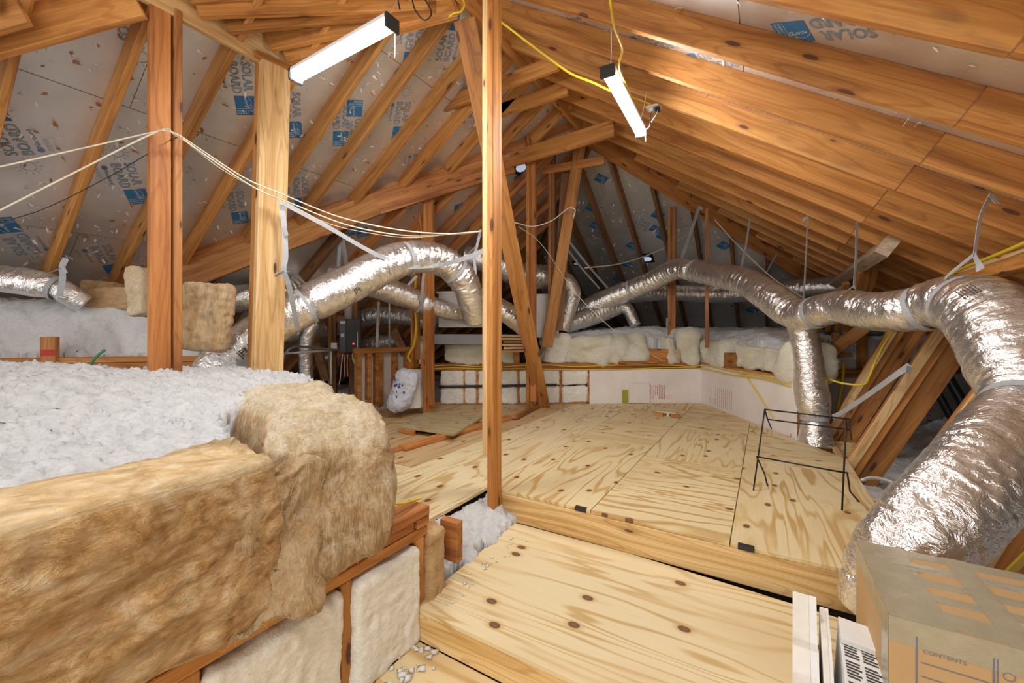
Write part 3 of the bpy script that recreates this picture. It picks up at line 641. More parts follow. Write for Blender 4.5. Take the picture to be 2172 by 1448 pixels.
wbox('yellow_facing', sA(1318), sA(1331), -.024, -.021, PLAT, PLAT+.17, 'olive', MA, WBk, 0)
WR = empty('wall_right', (*WB1, PLAT-.3), 'pinkish foam-faced knee wall turning towards the upright duct', kind='structure')
MB, dB, nB = wallframe(WA1, WB1); LB = np.linalg.norm(WB1-WA1); sB = lambda px, py=830: along(WA1, dB, nB, px, py)[0]
wbox('foam_board', 0, LB+.02, -.02, -.002, -.05, ZT-.02, 'foam_pink', MB, WR, .001); wbox('top_plate', 0, LB, 0, .09, ZT-.045, ZT, 'pine', MB, WR); wbox('stud', LB-.04, LB, .0, .09, -.05, ZT-.05, 'pine', MB, WR)
for s in (.3, .8, 1.3): wbox('stud', s, s+.04, .0, .09, -.05, ZT-.05, 'pine', MB, WR)
WC0 = np.array([.20, 5.10]); WC1 = np.array([3.3, 8.2]); WG = empty('wall_far', (*WC0, -.05), 'dim grey board wall behind the leaning timber struts', kind='structure')
MC, dC, nC = wallframe(WC0, WC1); LC = np.linalg.norm(WC1-WC0); sC = lambda px, py=830: along(WC0, dC, nC, px, py)[0]
for k in range(4): wbox('wall_panel', k*1.1+.003, (k+1)*1.1-.003, -.012, 0, -.06, .70, 'board_grey', MC, WG, .001)
wbox('top_plate', 0, LC, -.005, .09, .70, .74, 'pine_red', MC, WG); wbox('top_plate', 0, LC, -.0, .09, .742, .78, 'pine', MC, WG)
# red printing on the foam boards
def lines_print(M, x0, x1, z0, z1, n, par, mat='ink_red', y=-.0215, vert=True):
    a = Art()
    for k in range(n):
        x = x0+(x1-x0)*k/max(1, n-1); zt = z1-random.uniform(0, .02); z = z0+(random.random() < .3)*random.uniform(0, .05)
        while z < zt: l = random.uniform(.012, .04); a.add([(x-.0035, y, z), (x+.0035, y, z), (x+.0035, y, min(z+l, zt)), (x-.0035, y, min(z+l, zt))], [(0, 1, 2, 3)], mat); z += l+.006
    put(bpy.data.objects.new('board_print', a.me('board_print')), M, par)
lines_print(MA, sA(1378), sA(1408), PLAT+.05, PLAT+.24, 9, WBk); lines_print(MA, sA(1409), sA(1422), PLAT+.04, PLAT+.12, 4, WBk)
lines_print(MB, sB(1522), sB(1556), PLAT+.03, PLAT+.26, 9, WR); lines_print(MB, sB(1510), sB(1520), PLAT+.04, PLAT+.12, 3, WR)
lines_print(MC, sC(1822), sC(1850), .15, .36, 9, WG, y=-.0135)
def print_text(body, size, M, par, mat, nm='board_print'):
    a = Art(); a.text(body, size, 0, 0, mat); return put(bpy.data.objects.new(nm, a.me(nm)), M, par)
print_text('OL', .10, MB @ Matrix.Translation((LB-.03, -.0215, .20)) @ Matrix.Rotation(math.pi/2, 4, 'X') @ Matrix.Rotation(math.pi/2, 4, 'Z'), WR, 'ink_magenta')
print_text('ermo', .15, MC @ Matrix.Translation((sC(1972, 900), -.0135, .10)) @ Matrix.Rotation(math.pi/2, 4, 'X') @ Matrix.Rotation(math.pi/2, 4, 'Z'), WG, 'ink_magenta')

# ================================================================== POSTS AND STRUTS
LAT = rt.copy()
def post(name, label, cat, parts, group=None):
    """parts: (partname, p0, p1, thick, depth, up, mat, dy, dz)"""
    p0 = parts[0][1]; root = empty(name, p0, label, cat, group)
    for nm, a, b, t_, d, up, m, dy, dz in parts: board(nm, a, b, t_, d, up, m, root, dy=dy, dz=dz)
    return root
X1 = (1, 0, 0); Yv = (0, 1, 0)
bz = np.array([-1.283, 1.93, .075])
post('timber_post', 'slim reddish post standing on the fluff beside the plywood step', 'post', [('plank', bz, bz+[0, 0, 3.09], .040, .088, Yv, 'pine', 0, 0), ('plank', bz+[-.041, .012, .43], bz+[-.041, .012, 3.1], .040, .086, Yv, 'pine_light', 0, 0)])
y1 = onx(338, 500, -2.755)[1]; y2 = onx(373, 500, -2.755)[1]
post('timber_post', 'tall T-shaped post leftmost in the white insulation carrying the purlin', 'post', [('plank', (-2.755, y1, .80), (-2.755, y1, 2.935), .038, .092, Yv, 'pine_red', 0, 0), ('flange', (-2.765, y2, .80), (-2.765, y2, 2.935), .036, .09, X1, 'pine_red', 0, 0)])
b2 = np.array(onx(566, 815, -2.72)); t2 = np.array(onx(584, 138, -2.72)); b2[2] = .72; d2 = (t2-b2)
post('timber_post', 'wide post with a pale knotty face and a grey strap tied to it', 'post', [('plank', b2, t2, .04, .184, Yv, 'pine_light', 0, 0), ('backing_plank', b2+[-.05, -.012, 0], t2+[-.05, -.012, 0], .055, .15, Yv, 'pine', 0, 0), ('cap_block', t2+[-.02, -.13, .0], t2+[-.02, .15, .03], .09, .04, (0, 0, 1), 'pine', 0, 0)])
na, nb = at(985, 40, 3.0), at(1152, 863, 4.9); nb[2] = PLAT
post('timber_strut', 'long strut slanting from the ridge joint down to the plywood behind the slim post', 'strut', [('plank', nb, na, .038, .16, LAT, 'pine', 0, 0), ('plank', nb+fw*.06+rt*.05, na+fw*.06+rt*.02, .038, .13, fw, 'pine_red', 0, 0)])
def vpost(label, px, y0, y1, D, w, cat='post', m='pine', z0=None, two=True, m2='pine_red', nm='timber_post'):
    a = at(px, y1, D); b = at(px, y0, D); b[:2] = a[:2]
    if z0 is not None: a[2] = z0
    P = [('plank', a, b, .038, w, Yv, m, 0, 0)]
    if two: P.append(('flange', a+[.04, 0, .1], b+[.04, 0, 0], .038, w*.62, X1, m2, 0, 0))
    return post(nm, label, cat, P)
vpost('upright post with dark pencil marks just right of the slim centre post', 1124, 178, 860, 4.75, .12, z0=PLAT)
vpost('upright post below the diagonal valley beam, beside the rolled batt', 908, 402, 858, 4.5, .12, z0=PLAT)
vpost('dim upright post behind the valley beam with yellow cables down it', 880, 425, 780, 4.95, .10, m='pine_red')
vpost('thin dim post under the ridge behind the small tie', 1168, 312, 640, 4.95, .065, m='pine_red', m2='pine_dark')
vpost('double far post rising from the white fluff before the far hip', 1421, 440, 700, 5.55, .11, m='pine', z0=1.0)
vpost('thin copper-brown stick post right of the far double post', 1500, 442, 700, 4.95, .034, m='pine_red', two=False, z0=1.0, nm='timber_stick')
pa, pb = at(1234, 288, 4.75), at(1160, 735, 4.9)
post('timber_strut', 'strut leaning left below the ridge with a cream wire stapled to it', 'strut', [('plank', pb, pa, .038, .13, LAT, 'pine', 0, 0), ('flange', pb+fw*.05+rt*.05, pa+fw*.05+rt*.04, .038, .09, fw, 'pine_red', 0, 0)])
pa, pb = at(1205, 358, 4.95), at(1180, 700, 5.0)
post('timber_strut', 'dark reddish strut just behind the leaning strut', 'strut', [('plank', pb, pa, .038, .15, LAT, 'pine_dark', 0, 0)])
# leaning struts on the right
ST = [((1745, 952), (1925, 660), 4.35, 'leaning strut nearest the upright duct, first of the row'), ((1795, 1010), (2040, 645), 3.72, 'leaning strut with the white strap tied around it'), ((1880, 1110), (2150, 760), 2.95, 'leaning strut against the lower big duct'), ((2075, 1225), (2260, 930), 2.3, 'leaning strut at the frame edge behind the cardboard box')]
for (bx_, by_), (tx, ty), y, lab in ST:
    a = ony(bx_, by_, y); b = ony(tx, ty, y); d = nrm(b-a); L0 = (1.54-a[2])/d[2]; b = a+d*L0
    post('timber_strut', lab, 'strut', [('plank', a, b, .038, .10, X1, 'pine', 0, 0), ('flange', a+[.02, .05, 0], b+[.02, .05, 0], .034, .19, X1, 'pine', 0, .06), ('face_strip', a+[-.02, -.022, 0], b+[-.02, -.022, 0], .012, .055, X1, 'pine_light', 0, 0)])
# cluster of framing at the corner of the right wall
CL = empty('framing_cluster', at(1800, 800, 4.6), 'cluster of short studs and blocks above the grey wall', 'framing')
for x0, y0, x1, y1, w, dd in [(1772, 800, 1772, 705, .07, 4.75), (1797, 790, 1797, 660, .07, 4.7), (1808, 792, 1808, 655, .055, 4.66), (1820, 792, 1820, 680, .055, 4.62), (1832, 780, 1832, 700, .06, 4.6), (1760, 800, 1840, 796, .05, 4.55)]:
    board('stud', at(x0, y0, dd), at(x1, y1, dd), .038, w, LAT if x0 == x1 else (0, 0, 1), 'pine', CL)
board('block', at(1778, 752, 4.5), at(1806, 752, 4.5), .04, .05, (0, 0, 1), 'pine_red', CL)
tag(board('timber_brace', at(1750, 757, 4.35), at(1842, 688, 4.1), .038, .11, (0, 0, 1), 'pine'), 'short diagonal brace nailed behind the top of the upright duct', 'brace')
FN = empty('strut_fan', at(1830, 640, 4.7), 'fan of leaning studs below the grey purlin end', 'framing')
for bx_, tx, ty, w in [(1755, 1765, 620, .05), (1775, 1795, 600, .05), (1800, 1830, 575, .07), (1825, 1850, 560, .10), (1740, 1750, 625, .04)]:
    board('stud', at(bx_, 700, 4.3), at(tx, ty, 3.75+.25*(1850-tx)/100), .038, w, LAT, 'pine', FN)

# ================================================================== TUBE LIGHTS
def shop_light(label, a, b, chains, pulls):
    a = np.array(a); b = np.array(b); ax = nrm(b-a); root = empty('tube_light', a, label, 'light', 'tube lights hung from the rafters')
    side = nrm(np.cross(ax, (0, 0, 1))); L = np.linalg.norm(b-a); A = np.linspace(math.pi, 2*math.pi, 13); n = 13; V = []
    for s in (0, L):
        for t in A: V.append(a+ax*s+side*.034*math.cos(t)+np.array([0, 0, .038*math.sin(t)]))
    F = [(i, i+1, n+i+1, n+i) for i in range(n-1)]+[tuple(range(n))[::-1], tuple(range(n, 2*n))]
    mesh('diffuser', np.array(V), F, 'tube_light', root, smooth=True)
    board('housing', a-ax*.004+[0, 0, .011], b+ax*.004+[0, 0, .011], .074, .022, (0, 0, 1), 'plastic_white', root)
    for p, sgn in ((a, -1), (b, 1)): board('end_cap', p+ax*sgn*.001+[0, 0, -.008], p+ax*sgn*.02+[0, 0, -.008], .08, .066, (0, 0, 1), 'plastic_black', root, .006)
    for f, top in chains: tube('hanger_chain', [a+ax*L*f+[0, 0, .02], (a+ax*L*f+top)/2+[.003, 0, 0], top], .0022, 'plastic_white', root, 5)
    for f, l in pulls:
        p = a+ax*L*f+side*.04; pc = tube('pull_chain', [p, p-[0, 0, l*.5], p-[0, 0, l]], .0028, 'cable_white', root, 5)
    return root
la, lb = onz(828, 48, 2.56), onz(630, 158, 2.56); shop_light('bright white tube light at upper left, running towards the pale-faced post', la, lb, [(.06, onz(848, -10, 3.1)), (.94, onz(640, 108, 2.9))], [(.02, .13)])
ra, rb = onz(1290, 150, 2.55), onz(1358, 278, 2.55); RL = shop_light('bright white tube light below the long rafters right of centre', ra, rb, [(.05, ra+[0, .05, .25]), (.95, rb+[.03, .05, .28])], [(.0, .12), (.97, .09)])
shop_light('tube light hung above and behind the viewpoint over the lower step', (-.75, -.35, 2.35), (.0, -.35, 2.35), [(.05, np.array((-.7, -.35, 2.80))), (.95, np.array((-.2, -.55, 2.45+.0)))][:1], [])
OB = empty('outlet_box', onR(1385, 232), 'small white outlet box with plugged cords on a rafter', 'outlet'); p = onR(1387, 228, -.02)
box('cover_plate', p+[-.05, -.04, -.006], p+[.05, .04, .006], 'plastic_white', OB); box('plug', p+[-.03, -.02, -.03], p+[.0, .02, -.006], 'plastic_white', OB); box('plug', p+[.01, -.02, -.035], p+[.04, .02, -.006], 'plastic_black', OB)
tube('cord', [p+[-.015, 0, -.03], at(1380, 245, 2.75), at(1378, 268, 2.72), rb+[.02, .02, .01]], .004, 'cable_black', OB, 6)
tube('cord', [p+[.025, 0, -.03], at(1392, 242, 2.75), at(1382, 258, 2.72)], .004, 'cable_white', OB, 6)

# ================================================================== DUCTS
def dpath(rows): return np.array([[*at(x, y, D), r] for x, y, D, r in rows])
def ductthing(label, rows, mat='duct_foil', bands=(), seed=1., amp=.09, extra=None, seg=56, step=.009, cat='duct'):
    PR_ = dpath(rows); root = empty('foil_duct', PR_[0, :3], label, cat)
    Q, s = resample(spline(PR_, 8), .02); pin = []
    for f, w in bands: pin.append((f, w*.8, .13))
    duct('duct_sleeve', PR_, mat, root, seed=seed, amp=amp, pinch=pin, seg=seg, step=step); T, U, V = frames(Q[:, :3])
    for f, w in bands: k = int(f*(len(Q)-1)); ringband('strap_band', Q[k, :3], T[k], Q[k, 3]*.93, w, root)
    return root, Q
D1, Q1 = ductthing('huge silver duct rising from behind the cardboard box at the right', [(1815, 1292, 1.42, .06), (1862, 1232, 1.40, .11), (1950, 1142, 1.38, .142), (2050, 1040, 1.40, .145), (2135, 940, 1.50, .15), (2182, 856, 1.62, .14), (2160, 765, 1.75, .175), (2122, 692, 1.90, .18), (2062, 652, 2.10, .168), (2015, 642, 2.28, .15)], bands=((.53, .035), (.93, .04)), seed=3., amp=.095, seg=96, step=.008)
a_ = Art()
for k in range(7): a_.line(0, -.012*k, .09, -.012*k, .004, 'ink_dark')
D2, Q2 = ductthing('long silver duct drooping along the right slope to the far plenum', [(2040, 648, 2.18, .15), (1990, 645, 2.35, .145), (1930, 660, 2.5, .14), (1850, 662, 2.75, .135), (1790, 652, 3.0, .13), (1740, 660, 3.2, .13), (1690, 668, 3.45, .135), (1630, 628, 3.75, .14), (1575, 596, 4.1, .135), (1500, 580, 4.6, .135), (1434, 572, 5.0, .13), (1380, 598, 5.3, .13), (1300, 630, 5.6, .14), (1240, 655, 5.8, .13), (1205, 672, 5.9, .10)], bands=((.06, .035), (.235, .035), (.60, .03), (.80, .03)), seed=9., amp=.095, seg=60, step=.009)
ductthing('upright silver duct dropping from the drooping duct to the floor', [(1693, 672, 3.48, .10), (1706, 715, 3.47, .105), (1716, 790, 3.45, .118), (1724, 850, 3.43, .125), (1728, 890, 3.42, .105), (1730, 945, 3.40, .13)], bands=((.80, .03),), seed=21., amp=.075)
D3, Q3 = ductthing('large arched silver duct sweeping behind the pale-faced post', [(440, 812, 2.75, .13), (475, 770, 2.80, .135), (540, 715, 2.88, .14), (640, 655, 3.02, .145), (740, 605, 3.2, .15), (820, 563, 3.35, .15), (880, 546, 3.5, .145), (935, 553, 3.65, .14), (980, 590, 3.78, .135), (1000, 640, 3.9, .125), (1006, 680, 4.0, .105)], bands=((.30, .03), (.62, .03), (.80, .03)), seed=33., amp=.095, seg=64, step=.009)
ductthing('silver duct lying below the arched duct and entering the plenum', [(700, 590, 4.2, .13), (780, 603, 4.25, .14), (850, 625, 4.4, .13), (910, 648, 4.55, .12), (965, 664, 4.75, .10), (985, 668, 4.85, .07)], bands=((.62, .025),), seed=41.)
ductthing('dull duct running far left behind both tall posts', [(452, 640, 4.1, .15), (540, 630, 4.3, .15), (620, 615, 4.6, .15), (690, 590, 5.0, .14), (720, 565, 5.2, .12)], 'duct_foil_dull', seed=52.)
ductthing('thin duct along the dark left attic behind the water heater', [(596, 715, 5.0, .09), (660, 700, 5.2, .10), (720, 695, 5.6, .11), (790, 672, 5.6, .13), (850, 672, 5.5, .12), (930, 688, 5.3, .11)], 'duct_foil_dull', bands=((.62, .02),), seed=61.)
ductthing('short vertical duct dropping in the dark left attic', [(668, 685, 4.75, .075), (652, 710, 4.7, .085), (648, 750, 4.7, .08), (650, 800, 4.7, .075), (652, 850, 4.7, .09)], seed=66., seg=28)
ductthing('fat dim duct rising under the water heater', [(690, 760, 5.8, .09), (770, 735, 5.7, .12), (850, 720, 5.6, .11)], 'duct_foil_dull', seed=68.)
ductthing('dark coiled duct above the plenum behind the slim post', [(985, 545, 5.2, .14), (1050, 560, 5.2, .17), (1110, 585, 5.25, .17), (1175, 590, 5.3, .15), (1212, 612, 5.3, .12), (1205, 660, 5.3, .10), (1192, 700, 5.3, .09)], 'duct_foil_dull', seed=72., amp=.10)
ductthing('short bright duct bending down right of the slim post', [(1000, 620, 4.55, .09), (1060, 655, 4.55, .115), (1095, 678, 4.6, .12), (1120, 700, 4.7, .11)], seed=77.)
ductthing('long horizontal duct behind the drooping duct', [(1225, 668, 6.05, .12), (1300, 632, 6.2, .14), (1370, 622, 6.3, .14), (1436, 622, 6.3, .125), (1500, 624, 6.2, .145), (1590, 622, 6.0, .14), (1700, 612, 5.5, .14), (1790, 606, 5.2, .12)], bands=((.40, .03),), seed=84.)
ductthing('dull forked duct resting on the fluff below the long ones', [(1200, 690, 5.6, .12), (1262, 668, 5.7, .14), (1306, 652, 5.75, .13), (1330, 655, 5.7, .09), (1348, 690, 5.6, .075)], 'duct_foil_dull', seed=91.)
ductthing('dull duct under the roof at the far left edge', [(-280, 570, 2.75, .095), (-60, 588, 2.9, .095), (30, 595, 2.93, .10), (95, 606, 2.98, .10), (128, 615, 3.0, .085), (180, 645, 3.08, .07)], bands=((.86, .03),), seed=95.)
# printing on the ducts
def on_duct(art, Q, f, dth, root, flip=1):
    """wrap a flat print around a duct, on the side that faces the viewpoint"""
    s = np.r_[0, np.cumsum(np.linalg.norm(np.diff(Q[:, :3], axis=0), axis=1))]; T, U, V = frames(Q[:, :3]); k0 = int(f*(len(Q)-1)); p = Q[k0, :3]
    view = nrm(CP-p); th0 = math.atan2(view@V[k0], view@U[k0]); up = -math.sin(th0)*U[k0]+math.cos(th0)*V[k0]; sg = 1 if up[2] > 0 else -1
    X = []
    for x, y, z in art.V:
        ss = s[k0]+x*flip; k = int(np.clip(np.searchsorted(s, ss), 0, len(Q)-1)); th = th0+dth+sg*flip*y/Q[k, 3]; pp = np.array([np.interp(ss, s, Q[:, c]) for c in range(3)])
        X.append(pp+Q[k, 3]*1.055*(math.cos(th)*U[k]+math.sin(th)*V[k]))
    mesh('duct_print', np.array(X), art.F, 'ink_dark', root)
for f, dth, tx, sz in ((.10, .35, 'JPL', .062), (.035, .5, '9"', .07), (.42, .5, 'JPL', .05)):
    a_ = Art(); a_.text(tx, sz, 0, 0, 'ink_dark'); on_duct(a_, Q3, f, dth if True else 0, D3)
a_ = Art()
for k in range(6):
    x = 0.
    while x < .10: l = random.uniform(.008, .02); a_.rect(x, -.011*k, x+l, -.011*k+.005, 'ink_dark'); x += l+.005
on_duct(a_, Q1, .80, .2, D1)
# ------------------------------------------------------------------ straps
def strap(label, pts, w=.022, side=None, loops=(), tail=None):
    P = [np.array(p) for p in pts]; root = empty('hanging_strap', P[-1], label, 'strap', 'grey duct straps')
    ribbon('webbing', P, w, side if side is not None else LAT*.8+fw*.3, parent=root)
    for k, (q) in enumerate(loops): ribbon('loop', [np.array(a) for a in q], w, fw*.4+LAT*.3+np.array([0, 0, .2]), parent=root)
    if tail: ribbon('tail', [np.array(a) for a in tail], w*.8, LAT, parent=root)
    return root
A = at
strap('grey strap from the rafter to the top of the huge duct', [A(2102, 412, 1.98), A(2080, 460, 2.0), A(2068, 535, 2.02), A(2066, 545, 2.02)], .03, loops=([A(2066, 540, 2.02), A(2040, 560, 2.1), A(2005, 590, 2.2), A(1992, 625, 2.22)], [A(2066, 540, 2.02), A(2075, 560, 1.95), A(2080, 572, 1.9)]), tail=[A(2102, 412, 1.98), A(2108, 422, 1.97), A(2116, 432, 1.95)])
strap('grey strap holding the drooping duct nearest the huge duct', [A(1818, 470, 2.9), A(1816, 540, 2.9), A(1812, 600, 2.92), A(1812, 612, 2.92)], .025, loops=([A(1812, 605, 2.92), A(1800, 615, 2.95), A(1785, 635, 2.95)], [A(1812, 605, 2.92), A(1818, 622, 2.9)]))
strap('thin grey strap in the middle of the drooping duct', [A(1714, 460, 3.4), A(1710, 540, 3.4), A(1705, 625, 3.4), A(1702, 640, 3.4)], .018, tail=[A(1714, 460, 3.4), A(1706, 464, 3.4), A(1703, 470, 3.4)])
strap('grey strap just beyond the sag of the drooping duct', [A(1591, 462, 4.3), A(1582, 520, 4.25), A(1572, 570, 4.2)], .025, loops=([A(1572, 568, 4.2), A(1562, 572, 4.2)], [A(1572, 568, 4.2), A(1577, 582, 4.15)]))
strap('grey strap at the crest of the drooping duct', [A(1483, 438, 5.0), A(1466, 490, 5.0), A(1445, 550, 5.0)], .045, tail=[A(1483, 438, 5.0), A(1490, 444, 5.0)])
strap('dim strap behind the crest down to the horizontal duct', [A(1524, 480, 5.9), A(1500, 515, 5.95), A(1474, 556, 6.0)], .03)
strap('dim strap above the far end of the horizontal duct', [A(1648, 537, 5.3), A(1630, 570, 5.3), A(1614, 602, 5.4)], .03)
strap('grey strap knotted on the pale-faced post and looped under the arched duct', [A(597, 430, 2.62), A(602, 470, 2.6), A(606, 540, 2.6), A(602, 572, 2.6), A(614, 610, 2.65), A(628, 680, 2.8)], .03, loops=([A(602, 575, 2.58), A(585, 585, 2.57), A(612, 576, 2.57)], [A(628, 680, 2.8), A(632, 700, 2.86)]), tail=[A(603, 480, 2.59), A(608, 500, 2.59)])
strap('long slanting strap from the pale-faced post under the arch to the slim post', [A(600, 430, 2.62), A(690, 478, 2.85), A(780, 530, 3.1), A(845, 560, 3.28), A(870, 566, 3.34), A(930, 562, 3.45), A(985, 548, 2.9), A(1036, 527, 2.38)], .032, side=(0, 0, 1))
strap('strap hanging beside the slim post onto the arched duct', [A(1020, 486, 4.0), A(1012, 520, 3.9), A(1006, 545, 3.85), A(1008, 580, 3.78), A(1000, 605, 3.75)], .025, loops=([A(1010, 522, 3.85), A(992, 540, 3.85)],))
strap('grey strap below the arch holding the lower duct', [A(900, 570, 4.2), A(896, 610, 4.3), A(893, 655, 4.4)], .03)
strap('slanting thin strap left of the lower post under the arch', [A(884, 585, 4.5), A(870, 600, 4.45), A(858, 612, 4.4)], .028)
strap('pair strap hanging from the valley beam onto the dull duct', [A(722, 490, 4.3), A(728, 520, 4.4), A(735, 562, 4.6)], .045, tail=[A(722, 490, 4.3), A(720, 530, 4.4), A(717, 575, 4.55)])
strap('strap around the dull duct at the far left', [A(140, 548, 2.84), A(132, 565, 2.84), A(133, 590, 2.85), A(126, 628, 2.86)], .035, loops=([A(132, 568, 2.84), A(118, 574, 2.88), A(106, 578, 2.95)],), tail=[A(132, 565, 2.83), A(140, 580, 2.83)])
strap('white strap stretched from the leaning strut to the upright duct', [A(1930, 774, 2.66), A(1900, 795, 2.72), A(1840, 838, 2.92), A(1790, 872, 3.14), A(1766, 884, 3.26)], .035, side=(0, 0, 1), tail=[A(1928, 776, 2.65), A(1926, 792, 2.64)])
strap('twin slanting straps left of the long horizontal duct', [A(1208, 513, 5.6), A(1245, 560, 5.8), A(1290, 612, 6.0)], .03, tail=[A(1205, 530, 5.6), A(1235, 570, 5.75), A(1272, 612, 5.9)])

# ================================================================== LOOSE-FILL INSULATION
def pmask(poly):
    from functools import reduce
    def f(X, Y):
        ins = np.zeros(X.shape, bool); n = len(poly); j = n-1
        for i in range(n):
            (xi, yi), (xj, yj) = poly[i], poly[j]
            c = ((yi > Y) != (yj > Y)) & (X < (xj-xi)*(Y-yi)/((yj-yi) if yj != yi else 1e-9)+xi); ins ^= c; j = i
        return ins
    return f
def sstep(t): t = np.clip(t, 0, 1); return t*t*(3-2*t)
def lump(X, Y, big=.03, mid=.018, fine=.010, seed=0.):
    q = np.stack([X.ravel(), Y.ravel(), np.full(X.size, seed)], 1)
    return (big*fbm(q*2.2, 2)+mid*fbm(q*9+7, 3)+fine*(ridge(q*30, 2)+.8*fbm(q*62+3, 2))).reshape(X.shape)
PA = np.array([-4.41, .54]); PB2 = np.array([-3.52, 1.43]); dP = nrm(PB2-PA); nP = np.array([-dP[1], dP[0]])     # plate at the back of the ledge
def f1(X, Y): return .80+.12*np.clip(-X-1.30, -.3, 1.45)*np.clip(1.3-.45*(Y-.5), .6, 1.4)-.09*sstep((-X-2.95)/.5)+lump(X, Y, .035, .022, .020)-.20*sstep((Y-1.25)/.5)*sstep((X+2.6)/.8)
sx = lambda a, b, st: np.arange(a, b, st)
fl = heightfield('blown_insulation', sx(-4.8, -1.16, .010), sx(-1.0, 1.95, .010), f1, pmask([(-1.18, -1.0), (-1.18, .62), (-1.72, .76), (-1.86, 1.12), (-2.45, 1.62), (-3.38, 1.52), tuple(PA), (-4.8, .15), (-4.8, -1.0)]), 'fluff', skirt=.3)
tag(fl, 'white fluffy loose insulation bed behind the brown batts', 'insulation', kind='stuff')
def f2(X, Y):
    d = (X-PA[0])*nP[0]+(Y-PA[1])*nP[1]; s = (X-PA[0])*dP[0]+(Y-PA[1])*dP[1]
    return 1.02+.40*sstep((d+.02)/.42)-.10*sstep((s-.9)/.6)+lump(X, Y, .03, .022, .013, 4.)
def m2(X, Y):
    d = (X-PA[0])*nP[0]+(Y-PA[1])*nP[1]; s = (X-PA[0])*dP[0]+(Y-PA[1])*dP[1]; e = .02*vnoise(np.stack([s.ravel()*14, 0*s.ravel(), 0*s.ravel()+.5], 1)).reshape(s.shape)
    return (d > .035+e) & (d < .62-.25*sstep((s-.7)/.5)) & (s > -1.2) & (s < 1.22)
tag(heightfield('blown_insulation', sx(-5.6, -3.2, .0125), sx(-.5, 2.2, .0125), f2, m2, 'fluff', skirt=.22), 'higher white mound of loose insulation left of the tall T-post', 'insulation', kind='stuff')
PLT = empty('ledge_plate', (*PA, .95), 'timber plate with a red-marked stub crossing the white insulation', 'timber')
for z, m in ((.955, 'pine'), (.995, 'pine')): board('plate', (*(PA-dP*1.2), z), (*(PB2+dP*.25), z), .09, .037, (0, 0, 1), m, PLT)
st = onp(106, 720, np.r_[nP, 0], nP@PA-.05); sb = board('stub', (st[0], st[1], .97), (st[0], st[1], 1.155), .038, .085, np.r_[dP, 0], 'pine_red', PLT)
s3 = np.r_[dP, 0]; pm = M4((st[0]+nP[0]*-.0195, st[1]-nP[1]*.0195, 1.05), s3, (0, 0, 1), -np.r_[nP, 0]); box('red_mark', (-.04, -.02, 0), (.04, .02, .001), 'red_paint', sb, 0, pm)
for k, s in enumerate((.1, .2, .3)): wb = PB2+dP*(s-.02)+nP*.03; board('block', (*wb, .75), (*wb, .94), .04, .06, np.r_[dP, 0], 'pine', PLT)
def behind(A, n, X, Y): return (A[0]-X)*n[0]+(A[1]-Y)*n[1]     # >0 behind the wall
def f3(X, Y):
    d = np.maximum(behind(WA0, nA, X, Y), behind(WA1, nB, X, Y)); c = behind(WC0, nC, X, Y)
    return 1.06+.16*sstep(d/.5)-.12*sstep((X-.1)/.6)+lump(X, Y, .07, .03, .014, 8.)
def m3(X, Y):
    return ((behind(WA0, nA, X, Y) > .12) | (behind(WA1, nB, X, Y) > .12)) & ((behind(WC0, nC, X, Y) > .10) | (X < .30)) & (X > -2.3) & (X < 2.6) & (Y < 8.4) & (Y < 9.2-.75*(X-.5))
tag(heightfield('blown_insulation', sx(-2.3, 2.6, .024), sx(4.3, 8.4, .024), f3, m3, 'fluff_brightened', skirt=.35), 'bluish white plateau of loose insulation above the back knee walls', 'insulation', kind='stuff')
f5 = lambda X, Y: .10+.10*sstep((X-1.0)/.8)+lump(X, Y, .05, .03, .016, 12.)
tag(heightfield('blown_insulation', sx(.56, 2.6, .02), sx(1.75, 6.6, .02), f5, lambda X, Y: (behind(WC0, nC, X, Y) < -.03) & (X < 2.5), 'fluff_brightened', skirt=.2), 'loose grey-white insulation on the floor between the leaning struts', 'insulation', kind='stuff')
f6 = lambda X, Y: .255-.60*np.clip(X+1.345, 0, .3)-.05*sstep((1.45-Y)/.25)+lump(X, Y, .02, .018, .013, 15.)
tag(heightfield('blown_insulation', sx(-1.36, -1.13, .008), sx(1.22, 2.0, .008), f6, lambda X, Y: (X < -1.145-.02*(Y-1.2)+.03*vnoise(np.stack([Y.ravel()*11, 0*Y.ravel(), 0*Y.ravel()], 1)).reshape(Y.shape)) & ~((X < -1.30) & (Y < 1.30)), 'fluff', skirt=.12), 'white loose insulation slope between the pale plywood and the step', 'insulation', kind='stuff')
tag(heightfield('blown_insulation', sx(-1.30, -1.10, .01), sx(1.965, 2.03, .01), lambda X, Y: .16+.35*(-X-1.12)*.3+lump(X, Y, .02, .02, .012, 19.), lambda X, Y: X < -1.16+.1*(Y-2), 'fluff', skirt=.1), 'small white insulation clump in the corner behind the slim post foot', 'insulation', kind='stuff')
tag(heightfield('blown_insulation', sx(-6.2, -3.0, .05), sx(1.6, 6.5, .05), lambda X, Y: .30+lump(X, Y, .12, .05, .02, 23.), lambda X, Y: (behind(WA0, nA, X, Y) > -.0) & (X < -3.3) | ((X < -3.85) & (Y > 1.9)), 'fluff_brightened', skirt=.2), 'dim insulation drifts on the low floor of the dark left attic', 'insulation', kind='stuff')
